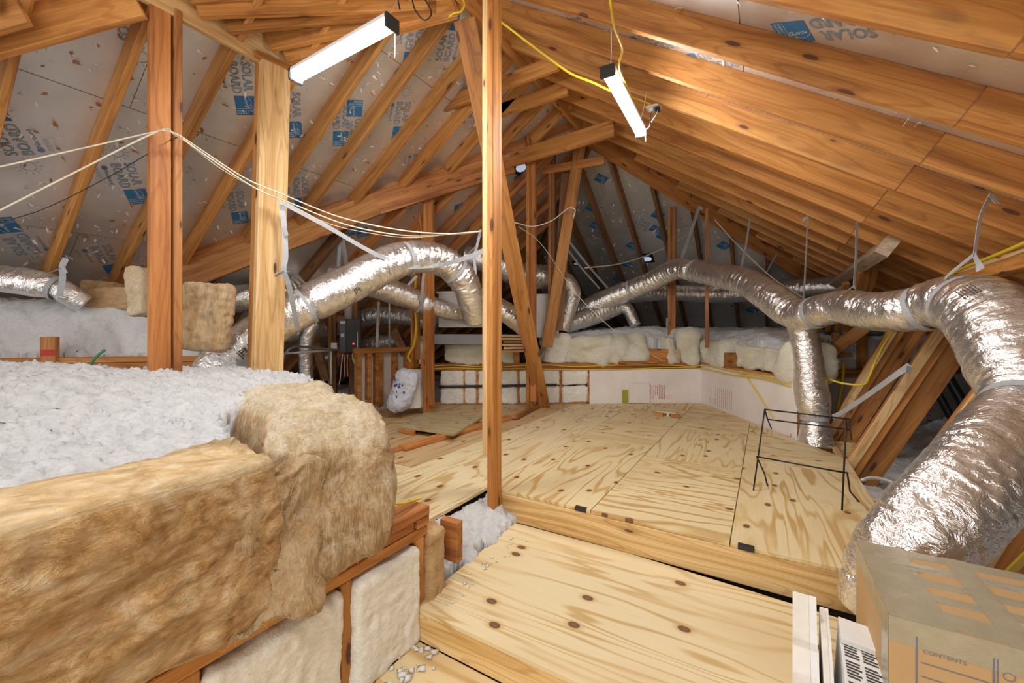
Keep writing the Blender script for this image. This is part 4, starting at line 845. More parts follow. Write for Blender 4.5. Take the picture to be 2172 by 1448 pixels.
# crumbs of fluff on the plywood
V = []; F = []
for k in range(150):
    if k < 60: x, y, z, s = random.gauss(-1.05, .035), random.uniform(.75, 1.16), LOW, random.uniform(.006, .02)
    elif k < 90: x, y, z, s = random.uniform(-1.1, -1.02), random.uniform(1.2, 1.9), STEP, random.uniform(.003, .010)
    else: x, y, z, s = random.uniform(-1.3, .4), random.uniform(2.1, 5.0), PLAT, random.uniform(.003, .009)
    b = len(V); R_ = RNG.normal(size=(6, 3))*.35
    for i, d in enumerate([(1, 0, 0), (-1, 0, 0), (0, 1, 0), (0, -1, 0), (0, 0, 1), (0, 0, 0)]): V.append((x+s*(d[0]+R_[i, 0]), y+s*(d[1]+R_[i, 1]), z+max(.0005, s*(d[2]*.6+(0 if i == 5 else .25)))))
    F += [(b+0, b+2, b+4), (b+2, b+1, b+4), (b+1, b+3, b+4), (b+3, b+0, b+4), (b+2, b+0, b+5), (b+1, b+2, b+5), (b+3, b+1, b+5), (b+0, b+3, b+5)]
tag(mesh('insulation_crumbs', np.array(V), F, 'paper_white', smooth=True), 'scattered white insulation crumbs on the plywood', 'insulation', kind='stuff')

# ================================================================== BATTS
def two_mat(o, m, zmin=.45):
    o.data.materials.append(MAT[m]); n = len(o.data.polygons); N = np.zeros(n*3); o.data.polygons.foreach_get('normal', N); o.data.polygons.foreach_set('material_index', (N.reshape(-1, 3)[:, 2] > zmin).astype(np.int32))
def fibres(name, pts, nrms, n, parent, mat, ln=(.03, .09), w=(.0012, .004), droop=.6, dirn=None):
    """loose strands that curl off a batt"""
    V = []; F = []
    for k in range(n):
        i = random.randrange(len(pts)); p = np.array(pts[i]); N = np.array(nrms[i]); d = nrm(RNG.normal(size=3)*.8+np.array([0, .5, -droop])) if dirn is None else nrm(RNG.normal(size=3)*.45+np.array(dirn))
        L = random.uniform(*ln)*.6; ww = random.uniform(*w); s = nrm(np.cross(d, N)+1e-3); b = len(V); m = 5
        for j in range(m):
            t = j/(m-1); c = p+d*L*(t-.3)+N*(.001+.008*math.sin(t*math.pi)*random.uniform(.0, 1.1))+s*L*.3*math.sin(t*4+k); q = ww*.35*(1-t*.8)
            V += [c+s*q, c-s*q]
        F += [(b+2*j, b+2*j+1, b+2*j+3, b+2*j+2) for j in range(m-1)]
    tag(mesh(name, np.array(V), F, mat, parent, smooth=True), kind='stuff')
def sample(o, cond):
    M = np.array(WM[o.name]); me = o.data; P = []; N = []
    for p in me.polygons:
        n = M[:3, :3] @ np.array(p.normal); c = M[:3, :3] @ np.array(p.center)+M[:3, 3]
        if cond(c, n): P.append(c); N.append(n)
    return P, N
def shag(P, seed, big=.045, mid=.03, st=(4, 4, 14)):
    q = P+seed; w = np.stack([fbm(q*3, 2), fbm(q*3+9, 2), fbm(q*3+21, 2)], 1)*.12; q = q+w
    return big*fbm(q*3.2, 3)+mid*ridge(q*np.array(st)*.7, 3)+.010*ridge(q*26, 2)
# long batt standing on the plate
B1 = empty('insulation_batt', (-1.26, -.2, .47), 'long brown fibreglass batt standing on edge along the ledge, nearest the camera', 'insulation batt', 'brown batts on the ledge')
def w1(P):
    Q = P.copy(); y = P[:, 1]; h = P[:, 2]
    Q[:, 0] += .05*np.sin(y*3+1)*(h/.36)+.035*(1-h/.36)*sstep((P[:, 0]+.1)/.2); Q[:, 2] += .03*np.sin(y*2.3+.4)-.02*sstep((y-.1)/.6); return Q
o1 = rbox('batt_body', (.30, 1.72, .37), (26, 150, 42), 'batt_long', Matrix.Translation((-1.285, -.205, .462)), B1, lambda P, N: np.where(N[:, 2] > .7, .25, 1.)*shag(P, 2., .045, .03, (7, 5, 9)), r=.03, warp=w1)
P, N = sample(o1, lambda c, n: n[0] > .3 and c[1] > -.4); fibres('loose_fibres', P, N, 500, B1, 'batt_strand', (.03, .08), (.0007, .002), .2)
# torn flap hanging over the plate
B2 = empty('insulation_batt', (-1.18, .72, .45), 'torn ragged brown batt piece sagging over the top plate between the two big batts', 'insulation batt', 'brown batts on the ledge')
def w2(P):
    Q = P.copy(); t = 1-P[:, 2]/.36; Q[:, 0] += .11*t**1.3; Q[:, 1] -= .10*t; Q[:, 2] += .02*np.sin(P[:, 1]*30); return Q
o2 = rbox('batt_body', (.12, .24, .36), (12, 34, 44), 'batt_strand', Matrix.Translation((-1.215, .70, .44)), B2, lambda P, N: shag(P, 7., .06, .045, (9, 9, 3)), r=.03, warp=w2)
P, N = sample(o2, lambda c, n: n[0] > .2); fibres('loose_fibres', P, N, 260, B2, 'batt_strand', (.04, .12), (.0015, .006), 1.0)
# thick upright batt
B3 = empty('insulation_batt', (-1.48, .90, .47), 'thick cream-topped batt with shaggy strands hanging down, beside the plywood', 'insulation batt', 'brown batts on the ledge')
def w3(P):
    Q = P.copy(); h = P[:, 2]/.44; Q[:, 2] += .02*np.sin(P[:, 0]*9)-.07*h*(np.clip(P[:, 0]/.45, -1, 1)*.5+.5)**4; Q[:, 1] += .04*h*np.sin(P[:, 0]*6); Q[:, 0] += .03*np.sin(h*5)-.06*h*sstep((P[:, 0]-.15)/.3); return Q
o3 = rbox('batt_body', (.90, .35, .445), (90, 40, 46), 'batt_thick', Matrix.Translation((-1.53, .99, .475)) @ Matrix.Rotation(-.44, 4, 'Z'), B3, lambda P, N: np.where(N[:, 2] > .6, .75, 1.)*shag(P, 11., .05, .03, (10, 10, 2.6)), r=.07, warp=w3)
P, N = sample(o3, lambda c, n: (n[0] > .2 or n[1] < -.2)); fibres('loose_fibres', P, N, 520, B3, 'batt_strand', (.03, .10), (.001, .004), .0, (0, 0, -1))
P, N = sample(o3, lambda c, n: n[2] > .5); fibres('loose_fibres', P, N, 260, B3, 'batt_cream', (.02, .06), (.001, .003), .0)
# smaller batts
def hang(label, px, py, D, sx_, sz_, th, mat, rz, rx=0., seed=1., st=(10, 10, 3), n=(24, 10, 36), warp=None, z=None):
    p = at(px, py, D); M = Matrix.Translation(Vector(p)) @ Matrix.Rotation(rz, 4, 'Z') @ Matrix.Rotation(rx, 4, 'Y')
    root = empty('insulation_batt', p, label, 'insulation batt', 'loose batts'); o = rbox('batt_body', (sx_, th, sz_), n, mat, M, root, lambda P, N: shag(P, seed, .03, .016, st), r=.02, warp=warp); return root, o
B5, o5 = hang('tan batt piece hung on the right side of the tall T-post', 427, 735, 2.55, .265, .385, .10, 'batt_strand', YAW, .10, 21.)
P, N = sample(o5, lambda c, n: n@(-fw) > .2); fibres('loose_fibres', P, N, 120, B5, 'batt_cream', (.02, .06), (.001, .003), .3)
hang('brown batt lying behind the white mound left of the tall T-post', 235, 655, 3.25, .46, .15, .2, 'batt_brown', YAW+.1, 0, 25., (5, 5, 5), (30, 12, 10)); hang('short brown batt stacked at the back beside the dull far-left duct', 220, 618, 3.5, .26, .08, .16, 'batt_brown', YAW, .1, 27., (5, 5, 5), (20, 10, 8))
hang('pale upright batt edge squeezed against the left side of the tall T-post', 300, 668, 2.75, .09, .30, .12, 'batt_cream', YAW, 0, 29., (6, 6, 6), (10, 10, 24))
# cut batt ends on top of the back walls
def wtop(label, M, x0, x1, z0, h, th, mat, seed, yc=.16):
    root = empty('insulation_batt', M @ Vector(((x0+x1)/2, yc, z0)), label, 'insulation batt', 'cut batts on the back wall'); w = x1-x0
    rbox('batt_body', (w, th, h), (max(8, int(w*44)), 10, max(8, int(h*50))), mat, M @ Matrix.Translation(((x0+x1)/2, yc, z0)), root, lambda P, N: shag(P, seed, .10, .035, (4, 4, 9)), r=.05)
for lab, a, b, z0, h, m in [('white batt end left of the lower post on the back wall', 874, 896, .80, .28, 'batt_white'), ('long cream batt on the back wall below the metal pan', 940, 1046, .80, .22, 'batt_yellow'), ('cream batt scrap under the plywood stack', 1068, 1096, .79, .16, 'batt_yellow'), ('white batt end just right of the two crossing posts', 1150, 1208, .80, .34, 'batt_white'), ('wide folded cream batt centred on the back wall', 1200, 1372, .80, .29, 'batt_yellow'), ('narrow torn batt between the two wood blocks', 1416, 1432, .80, .33, 'batt_yellow'), ('tall ragged cream batt at the wall corner', 1444, 1478, .80, .38, 'batt_yellow')]:
    wtop(lab, MA, sA(a, 750), sA(b, 750), z0, h, .30, m, a*.37)
for lab, a, b, h, m in [('cream batt just past the wall corner on the foam wall', 1476, 1532, .27, 'batt_yellow'), ('long cream batt on the foam wall beside the upright duct', 1556, 1688, .25, 'batt_yellow')]:
    wtop(lab, MB, sB(a, 760), sB(b, 760), .80, h, .30, m, a*.21)
for a, b, z1, m, lab in [(1376, 1416, .97, 'pine', 'wide orange joist block between the folded batt and the narrow torn batt'), (1429, 1441, .97, 'pine_grey', 'narrow greyish block beside the tall ragged batt at the wall corner'), (1090, 1102, 1.0, 'pine_red', 'dark reddish block behind the slanting strut on the back wall')]:
    tag(wbox('joist_block', sA(a), sA(b), -.02, .2, .80, z1, m, MA, None), lab, 'timber', 'joist blocks on the back walls')
tag(wbox('joist_block', sB(1537), sB(1556), -.01, .2, .80, .955, 'pine', MB, None), 'single joist block between the batts on the foam wall', 'timber')
tag(board('timber_strip', np.array(MA @ Vector((sA(1310), -.05, .812))), np.array(MA @ Vector((sA(1390), -.05, .812))), .07, .03, (0, 0, 1), 'pine_red'), 'reddish strip lying on the back wall plate below the folded batt', 'timber')

# ================================================================== LOOSE TIMBER AND BOARDS ON THE FLOOR
cpan = [onz(x, y, PLAT+.055) for x, y in ((846, 903), (905, 874), (1024, 884), (962, 921))]
LP = empty('loose_panel', (*np.mean(cpan, 0)[:2], PLAT), 'greyish loose plywood panel propped on blocks beyond the slim post', 'plywood panel')
c0 = np.mean(cpan, 0); prism('sheet', [(p[0]-c0[0], p[1]-c0[1]) for p in cpan], -.018, 0, Matrix.Translation(Vector((c0[0], c0[1], PLAT+.058))), 'plywood_grey', LP)
board('block', onz(850, 912, PLAT+.02), onz(878, 918, PLAT+.02), .04, .038, (0, 0, 1), 'pine_red', LP); board('block', onz(970, 895, PLAT+.02), onz(1015, 890, PLAT+.02), .04, .038, (0, 0, 1), 'pine_red', LP)
tag(board('timber_stud', onz(852, 950, PLAT+.02), onz(1083, 884, PLAT+.02), .085, .038, (0, 0, 1), 'pine_red'), 'weathered stud lying across the plywood in front of the loose panel', 'timber')
tag(board('timber_stud', onz(1062, 886, PLAT+.03)+[.1, .1, 0], onz(1138, 857, PLAT+.02)+[.05, .0, 0], .06, .038, (0, 0, 1), 'pine_red'), 'short dark stud lying towards the back wall beside the slanting strut', 'timber')
tag(board('timber_stud', onz(800, 965, PLAT+.012), onz(905, 934, PLAT+.012), .06, .022, (0, 0, 1), 'pine_red'), 'thin reddish strip along the old boards next to the shaggy batt', 'timber')
BR = empty('vent_block', onz(1415, 882, PLAT), 'little wooden cover block with a silver pipe stub on the plywood', 'wood cover'); pc = onz(1415, 884, PLAT)
for dx in (-.085, .085): box('side_block', pc+[dx-.045, -.02, 0], pc+[dx+.045, .02, .038], 'pine', BR)
box('lid', pc+[-.10, -.01, .039], pc+[.09, .20, .052], 'plywood_pale', BR); tube('pipe_stub', [pc+[0, .06, .001], pc+[0, .06, .02], pc+[0, .06, .038]], .04, 'duct_foil', BR, 16)
tag(prism('wood_chip', [(-.04, -.015), (.04, -.02), (.045, .012), (-.035, .02)], 0, .003, Matrix.Translation(Vector(onz(1245, 890, PLAT))), 'paper_white'), 'small pale scrap lying on the plywood', 'scrap')
# wire stand
WS = empty('wire_stand', onz(1690, 1060, PLAT), 'thin black wire frame stand on the plywood platform', 'wire stand'); r_ = .0042
f0, f1_ = onz(1598, 1040, PLAT), onz(1786, 1082, PLAT); t0, t1 = at(1622, 868, 2.42), at(1795, 888, 2.14); m0, m1 = at(1605, 968, 2.38), at(1791, 1002, 2.10)
b0, b1 = t0+fw*.12+[0, 0, -.0], t1+fw*.10; 
def rod(nm, *p): tube(nm, [np.array(q) for q in p], r_, 'iron', WS, 6, straight=True)
rod('leg', f0, t0); rod('leg', f1_, t1); rod('rail', t0, t1); rod('rail', m0, m1); rod('rail', at(1628, 889, 2.62), at(1803, 911, 2.36)); rod('arm', t0, at(1628, 889, 2.62), at(1636, 908, 2.70)); rod('arm', t1, at(1800, 888, 2.22), at(1803, 911, 2.36), at(1806, 932, 2.45))
rod('arm', m0, at(1622, 1005, 2.46), onz(1628, 1031, PLAT)); rod('arm', m1, at(1797, 1002, 2.16), at(1803, 1042, 2.2), onz(1822, 1064, PLAT))

# ================================================================== CARDBOARD BOX
bx0 = np.array([.238, 1.248, STEP+.001]); bx1 = np.array([.86, 1.642, .55]); CB = empty('cardboard_box', ((bx0+bx1)/2*[1, 1, 0]+[0, 0, STEP]), 'brown cardboard box wrapped in clear tape at the lower right', 'box')
box('box_body', bx0, bx1, 'cardboard', CB, .004, seg=2); zt = bx1[2]; yf = bx0[1]; xl = bx0[0]
def tape(a, b, m='tape_clear'): box('tape_strip', a, b, m, CB, 0)
for y0, y1, m in [(1.255, 1.325, 'tape_clear'), (1.365, 1.40, 'tape_clear'), (1.44, 1.475, 'tape_clear'), (1.52, 1.56, 'tape_gloss'), (1.595, 1.64, 'tape_clear')]: tape((xl, y0, zt), (bx1[0], y1, zt+.0012), m)
for x0, x1, m in [(.24, .345, 'tape_clear'), (.425, .475, 'tape_clear'), (.60, .66, 'tape_gloss')]: tape((x0, yf, zt+.0013), (x1, bx1[1], zt+.0024), m)
tape((xl, yf-.0014, zt-.055), (bx1[0], yf-.0002, zt+.0012), 'tape_clear'); tape((xl-.0014, yf, zt-.05), (xl-.0002, bx1[1], zt+.0012), 'tape_clear'); tape((xl-.0012, yf+.0, bx0[2]+.1), (xl-.0002, yf+.06, zt-.05), 'tape_gloss')
for k in range(14): x = random.uniform(.25, .8); y = random.uniform(1.26, 1.6); box('tape_crease', (x, y, zt+.0012), (x+random.uniform(.03, .12), y+.003, zt+.004), 'tape_gloss', CB, 0)
a = Art(); yq = 0.
def vline(x, w=.003): a.rect(x, -.30, x+w, -.03, 'ink_bluegrey')
vline(.045); vline(.162); vline(.168, .002)
for k in range(3): a.rect(.054, -.085-.030*k, .157, -.083-.030*k, 'ink_bluegrey')
a.text('CONTENTS', .013, .056, -.062, 'ink_bluegrey'); a.text('SPECIAL', .016, .052, -.163, 'ink_bluegrey'); a.text('INSTRUCTIONS', .016, .052, -.178, 'ink_bluegrey'); a.text('PACKED', .014, .052, -.205, 'ink_bluegrey')
for k in range(5): a.ring(.185, -.06-.024*k, .009, .0016, 'ink_bluegrey'); 
a.text('DEN', .013, .198, -.135, 'ink_bluegrey'); a.text('OFFICE', .013, .198, -.16, 'ink_bluegrey')
put(bpy.data.objects.new('box_print', a.me('box_print')), M4((xl, yf-.0017, zt), (1, 0, 0), (0, 0, 1), (0, -1, 0)), CB)
# broken drywall slabs and printed carton beside the box
def slab(label, P, th, mat, X, ang=.0, nm='drywall_slab', cat='slab'):
    M = Matrix.Translation((X, 1.0, STEP)) @ Matrix.Rotation(ang, 4, 'Z'); root = empty(nm, (X, 1.2, STEP), label, cat)
    n = len(P); b = prism('slab_core', [(y, z) for y, z in P], 0, th*.7, M @ Matrix(((0, 0, 1, 0), (1, 0, 0, 0), (0, 1, 0, 0), (0, 0, 0, 1))), mat, root, .0015)
    prism('paper_face', [(y, z) for y, z in P], th*.7, th, M @ Matrix(((0, 0, 1, 0), (1, 0, 0, 0), (0, 1, 0, 0), (0, 0, 0, 1))), 'paper_white', root); return root
pt0 = at(1728, 1250, 1.19)
slab('broken white slab with a chipped tapering top, leftmost beside the box', [(.16, 0), (.49, 0), (.488, .17), (.475, .25), (.455, .30), (.43, .285), (.40, .24), (.36, .225), (.31, .235), (.26, .20), (.16, .19)], .055, 'drywall', .045, -.05)
slab('narrow white slab wedged between the chipped slab and the printed carton', [(.16, 0), (.49, 0), (.485, .25), (.47, .268), (.43, .255), (.35, .25), (.16, .17)], .02, 'drywall', .108, -.05)
PC = empty('printed_carton', (.18, 1.3, STEP), 'white carton printed with small black text leaning beside the box', 'carton'); Mc = Matrix.Translation((.142, 1.18, STEP)) @ Matrix.Rotation(-.06, 4, 'Z') @ Matrix.Rotation(.06, 4, 'Y')
box('carton_body', (0, 0, 0), (.075, .30, .235), 'paper_white', PC, .002, Mc); box('carton_flap', (.0, .20, .236), (.07, .30, .25), 'paper_white', PC, .001, Mc)
a = Art()
for c in range(2):
    for k in range(26):
        if k % 7 == 6: continue
        a.rect(-.30+.011*k, .006+c*.036, -.294+.011*k, .006+c*.036+random.uniform(.022, .031), 'ink_dark')
put(bpy.data.objects.new('carton_print', a.me('carton_print')), Mc @ M4((0, 0, .2352), (0, 1, 0), (1, 0, 0), (0, 0, -1)) @ Matrix.Translation((.30, 0, -.0008)), PC)
a = Art()
for k in range(9): a.rect(.02, .03+.02*k, .06, .035+.02*k, 'ink_dark')
put(bpy.data.objects.new('carton_print', a.me('carton_print')), Mc @ M4((0, 0, 0), (1, 0, 0), (0, 0, 1), (0, -1, 0)) @ Matrix.Translation((0, 0, .001)), PC)
tag(board('yellow_strip', at(2120, 1235, 1.25), at(2190, 1165, 1.32), .006, .04, (0, 0, 1), 'cable_yellow'), 'yellow strip poking up behind the cardboard box', 'strip')
tag(tube('green_tube', [onp(222, 742, (0, 0, 1), 1.03)*0+at(222, 742, 2.55), at(203, 758, 2.5), at(188, 782, 2.42), at(170, 812, 2.35)], .007, 'green', seg=6), 'bright green strip sticking out of the white insulation', 'strip')

# ================================================================== PLENUM, HEATER AND THE LEFT REAR
def facing(px, py, D): return M4(at(px, py, D), rt, fw, (0, 0, 1))
PN = empty('air_plenum', at(1000, 695, 4.95), 'pale metal air plenum box behind the slim post', 'plenum'); Mp = M4(at(978, 694, 4.9), nrm((.93, .36, 0)), nrm((-.36, .93, 0)), (0, 0, 1))
box('casing', (-.28, 0, 0), (.32, .55, .42), 'plenum', PN, .006, Mp); box('seam_cover', (-.30, -.012, .40), (.33, .56, .425), 'plenum', PN, .003, Mp)
ringp = at(985, 668, 4.86); ringband('mastic_ring', ringp, fw, .10, .02, PN, 'mastic')
box('drain_pan', (-.32, -.05, -.20), (.45, .5, -.08), 'galvanised', PN, .004, Mp)
P2 = empty('air_plenum', at(1150, 715, 5.2), 'white ribbed plenum end seen between the leaning struts', 'plenum'); Mp2 = facing(1151, 716, 5.15)
box('casing', (-.24, 0, 0), (.20, .5, .54), 'plenum', P2, .006, Mp2)
for k in range(3): box('rib', (-.18+.1*k, -.008, .03), (-.165+.1*k, 0, .5), 'plastic_white', P2, 0, Mp2)
for k in range(6):
    x0 = at(1066+random.uniform(-3, 3), 744-6.5*k, 4.85); x1 = at(1117, 743-6.2*k, 4.85)
    PS = tag(board('stacked_board', x0, x1, .22, .026, (0, 0, 1), ['pine', 'pine_grey', 'pine_light'][k % 3]), ['lowest', 'second lowest', 'third from the bottom', 'third from the top', 'second from the top', 'topmost'][k]+' thin board of the flat stack between slim post and slanting strut', 'board', 'flat stack of boards')
Dh = 5.2; HT = empty('water_heater', at(742, 748, Dh), 'dark grey wall-hung tankless water heater with a red light', 'water heater'); Mh = M4(at(742, 748, Dh), nrm(rt*.97+fw*.24), nrm(fw*.97-rt*.24), (0, 0, 1))
s_ = Dh/FPX; box('casing', (-21*s_, 0, 0), (23*s_, 26*s_, 72*s_), 'heater_grey', HT, .012, Mh, 2); fp = box('front_panel', (-8*s_, -.012, .5*s_), (22*s_, .0, 71*s_), 'plastic_black', HT, .006, Mh)
box('status_light', (6*s_, -.015, 18*s_), (9*s_, -.012, 20.5*s_), 'led_red', fp, 0, Mh); box('trim_strip', (15*s_, -.016, 1*s_), (16.5*s_, -.012, 44*s_), 'plastic_white', fp, 0, Mh); box('name_plate', (-20*s_, -.003, 62*s_), (-9*s_, -.001, 67*s_), 'plastic_white', HT, 0, Mh); box('sticker', (-18*s_, -.003, 34*s_), (-11*s_, -.001, 41*s_), 'plastic_white', HT, 0, Mh)
tube('vent_pipe', [at(739, 677, Dh+.1), at(738, 600, Dh+.1), at(736, 520, Dh+.1)], 8.2*s_, 'pvc', HT, 20, straight=True); tube('vent_collar', [at(739, 678, Dh+.1), at(739, 672, Dh+.1)], 7.4*s_, 'galvanised', HT, 20, straight=True)
tube('gas_line', [at(748, 750, Dh), at(749, 762, Dh), at(754, 772, Dh), at(757, 790, Dh)], .012, 'cable_yellow', HT); tube('wire', [at(727, 750, Dh), at(724, 775, Dh), at(722, 800, Dh), at(719, 815, Dh)], .006, 'cable_white', HT)
for x in (732, 738): tube('water_pipe', [at(x, 750, Dh+.05), at(x-1, 775, Dh+.05), at(x, 800, Dh+.05)], .012, 'copper', HT)
tag(box('switch_box', (-6*s_, 0, 0), (6*s_, .04, 17*s_), 'plastic_white', None, .003, Mh @ Matrix.Translation((-32*s_, .02, 4*s_))), 'small white switch box left of the water heater', 'switch')
FR = empty('heater_frame', at(705, 850, 5.3), 'timber frame carrying the water heater', 'framing')
for x, m, w in ((703, 'pine', .07), (750, 'pine_dark', .10), (709, 'pine_dark', .06)): board('stud', at(x, 860, 5.34), at(x, 610, 5.34), .04, w, LAT, m, FR)
for y in (676, 750): board('rail', at(700, y, 5.36), at(760, y, 5.36), .04, .09, (0, 0, 1), 'pine_red', FR)
tag(board('timber_brace', at(670, 728, 5.1), at(692, 808, 5.1), .04, .10, LAT, 'pine_dark'), 'dim diagonal brace beside the short vertical duct', 'brace')
tag(board('timber_brace', at(835, 700, 5.2), at(860, 752, 5.2), .04, .10, LAT, 'pine_dark'), 'dim diagonal brace right of the pale vent pipe', 'brace')
tag(tube('conduit_pipe', [at(596, 750, 4.4), at(640, 747, 4.5), at(716, 742, 5.0)], .012, 'pipe_white', seg=8, straight=True), 'horizontal white conduit from the pale-faced post to the switch box', 'pipe')
tag(tube('conduit_pipe', [at(596, 830, 4.3), at(597, 780, 4.3), at(604, 752, 4.3), at(618, 738, 4.35), at(640, 735, 4.5), at(716, 742, 4.95)], .013, 'galvanised', seg=8), 'bent grey conduit rising behind the pale-faced post', 'pipe')
tag(tube('conduit_pipe', [at(702, 744, 4.9), at(702, 815, 4.9)], .014, 'pipe_white', seg=8, straight=True), 'upright white pipe below the switch box', 'pipe')
tag(tube('vent_pipe', [at(803, 640, 5.0), at(801, 700, 5.0), at(800, 760, 5.0)], .018, 'pvc', seg=10, straight=True), 'pale upright vent pipe right of the water heater', 'pipe')
tag(tube('vent_pipe', [at(826, 640, 5.4), at(826, 755, 5.4)], .013, 'pipe_white', seg=10, straight=True), 'thin grey pipe right of the pale vent pipe', 'pipe')
tag(tube('vent_pipe', [at(968, 480, 5.6), at(968, 560, 5.6)], .018, 'pvc', seg=10, straight=True), 'short pale pipe rising behind the arched duct to the roof', 'pipe')
for k, (p, q) in enumerate([((868, 790), (878, 720)), ((893, 790), (899, 735))]):
    tag(tube('orange_conduit', [at(*p, 4.7), at((p[0]+q[0])/2, (p[1]+q[1])/2, 4.7), at(*q, 4.75)], .014, 'cable_orange', seg=8), ['orange conduit rising left of the lower post', 'orange conduit rising against the lower post'][k], 'pipe')
LW = empty('low_partition', at(815, 865, 4.55), 'low open stud partition with white panels behind it', 'partition')
PQ = [at(758, 862, 4.75), at(868, 862, 5.2)]; zt_ = 1.0
dl = nrm((PQ[1]-PQ[0])*[1, 1, 0]); Mw = M4((*PQ[0][:2], 0), dl, np.cross((0, 0, 1), dl), (0, 0, 1)); Lw = np.linalg.norm((PQ[1]-PQ[0])[:2])
box('top_rail', (-.03, -.02, zt_-.06), (Lw+.05, .07, zt_), 'pine', LW, .003, Mw); box('white_panel', (0, .072, .3), (Lw, .08, zt_-.06), 'paper_white', LW, 0, Mw)
for f in (0, .18, .33, .40, .68, .93): box('stud', (f*Lw, -.01, .28), (f*Lw+.045, .07, zt_-.06), 'pine', LW, .003, Mw)
BG = empty('plastic_sack', at(850, 855, 4.35), 'crumpled pale blue plastic sack hanging beside the rolled batt', 'sack')
rbox('sack_body', (.19, .16, .40), (26, 22, 46), 'sack', Matrix.Translation(Vector(at(845, 864, 4.35))) @ Matrix.Rotation(YAW, 4, 'Z') @ Matrix.Rotation(.30, 4, 'Y'), BG, lambda P, N: shag(P, 31., .07, .03, (9, 9, 5)), r=.06)
for k in range(9): p = at(random.uniform(832, 858), random.uniform(800, 850), 4.24); box('print_dot', p+[-.012, -.004, -.012], p+[.012, .004, .012], 'sack_blue', BG, .003)
RB = empty('rolled_batt', at(878, 862, 4.55), 'rolled cream batt standing against the lower post', 'insulation batt'); th = np.linspace(0, 9*math.pi, 180); V = []; nz = 22
for i, t_ in enumerate(th):
    r = .035+.0042*t_
    for j in range(nz): z = j/(nz-1); V.append((r*math.cos(t_)*(1-.12*z), r*.8*math.sin(t_)*(1-.12*z), z*.40))
V = np.array(V); V = V+.012*np.stack([fbm(V*14, 2), fbm(V*14+5, 2), .5*fbm(V*14+9, 2)], 1); mesh('roll', V, gridfaces(180, nz, False), 'batt_white', RB, M=M4(at(872, 862, 4.55), rt, fw, (0, 0, 1)), smooth=True)
# roof vents letting daylight in
def vent(label, P, px, py, r, m):
    u, v = P.px(px, py); root = empty('roof_vent', P.pt(u, v), label, 'roof vent'); M = M4(P.pt(u, v, .003), P.U, P.V, P.N)
    prism('vent_hole', [(-r*1.2, -r*1.2), (r*1.2, -r*1.2), (r*1.2, r*1.2), (-r*1.2, r*1.2)], 0, .003, M, 'void', root); prism('vent_lens', [(r*.85*math.cos(k*.3927), r*.6*math.sin(k*.3927)+.2*r) for k in range(16)], .004, .007, M, m, root)
vent('round roof vent glowing faintly blue in the far hip', PF, 1372, 547, .085, 'lens'); vent('round roof vent glowing blue right of the valley beam end', PB, 1107, 352, .10, 'lens')
vent('tiny roof vent glint behind the twin slanting straps', PF, 1222, 558, .05, 'lens_dim')
BP = empty('insulated_pipe', at(2040, 850, 4.3), 'thicker black insulated pipe with a metal clamp behind the third strut', 'pipe')
tube('pipe', [at(1985, 745, 4.6), at(1997, 775, 4.5), at(2040, 850, 4.3), at(2070, 900, 4.2)], .045, 'plastic_black', BP, 12); tube('clamp', [at(1981, 735, 4.6), at(1984, 746, 4.6)], .048, 'galvanised', BP, 12, straight=True)
tag(tube('insulated_pipe', [at(1965, 790, 4.5), at(1985, 825, 4.4), at(2020, 890, 4.3)], .035, 'plastic_black', None, 12), 'thinner black insulated pipe lower on the grey wall behind the struts', 'pipe')
tag(box('paper_tag', (-8, 0, 0), (8, 1, 26), 'plastic_white', None, 0, facing(1420, 697, 6.3) @ Matrix.Scale(.0062, 4)), 'white paper tag at the foot of the far double post', 'tag')

# ================================================================== CABLES
def cable(label, rows, r, mat, nm='cable'): return tag(tube(nm, [at(*q) for q in rows], r, mat, seg=6, n=8), label, 'cable')
D1_, D2_ = 2.22, 2.60
cable('upper cream cable sagging from the tall T-post past the pale-faced post', [(-330, 425, 1.7), (-20, 358, 1.9), (160, 318, 2.05), (335, 278, 2.16), (345, 276, 2.16), (378, 286, 2.17), (430, 320, 2.3), (520, 378, 2.45), (600, 412, 2.55), (720, 460, 2.75), (850, 488, 2.7), (960, 496, 2.5), (1020, 490, 2.36)], .0042, 'cable_cream')
cable('lower cream cable slanting up from the left edge to the tall T-post', [(-330, 610, 1.6), (-20, 456, 1.85), (160, 365, 2.02), (335, 279, 2.16), (372, 286, 2.17), (440, 332, 2.3), (540, 398, 2.48), (620, 432, 2.6), (740, 478, 2.75), (870, 500, 2.7), (1020, 491, 2.36)], .0042, 'cable_cream')
cable('thin dark cable slanting behind the tall T-post to the left edge', [(378, 290, 2.2), (345, 305, 2.3), (310, 328, 2.5), (230, 375, 2.6), (100, 440, 2.5), (-20, 480, 2.4), (-250, 570, 2.3)], .0025, 'cable_black')
cable('third thin grey cable under the cream pair', [(378, 288, 2.18), (480, 365, 2.4), (600, 428, 2.6), (700, 475, 2.75), (800, 497, 2.9), (870, 504, 3.0), (930, 500, 3.0)], .0022, 'cable_cream')
cable('cream wire sagging between the slanting strut and the leaning strut', [(1062, 476, 3.9), (1090, 472, 4.1), (1130, 480, 4.4), (1170, 468, 4.5), (1200, 445, 4.6), (1210, 441, 4.6), (1220, 445, 4.6), (1216, 462, 4.62)], .006, 'cable_white')
cable('long cream cable sagging across the far hip', [(1240, 568, 5.4), (1320, 558, 5.8), (1400, 530, 6.0), (1470, 490, 5.8), (1505, 462, 5.5)], .009, 'cable_cream')
cable('cream cable slanting down along the right rafters', [(1515, 465, 5.0), (1570, 525, 5.0), (1640, 590, 4.8), (1720, 640, 4.5), (1760, 655, 4.3)], .007, 'cable_cream')
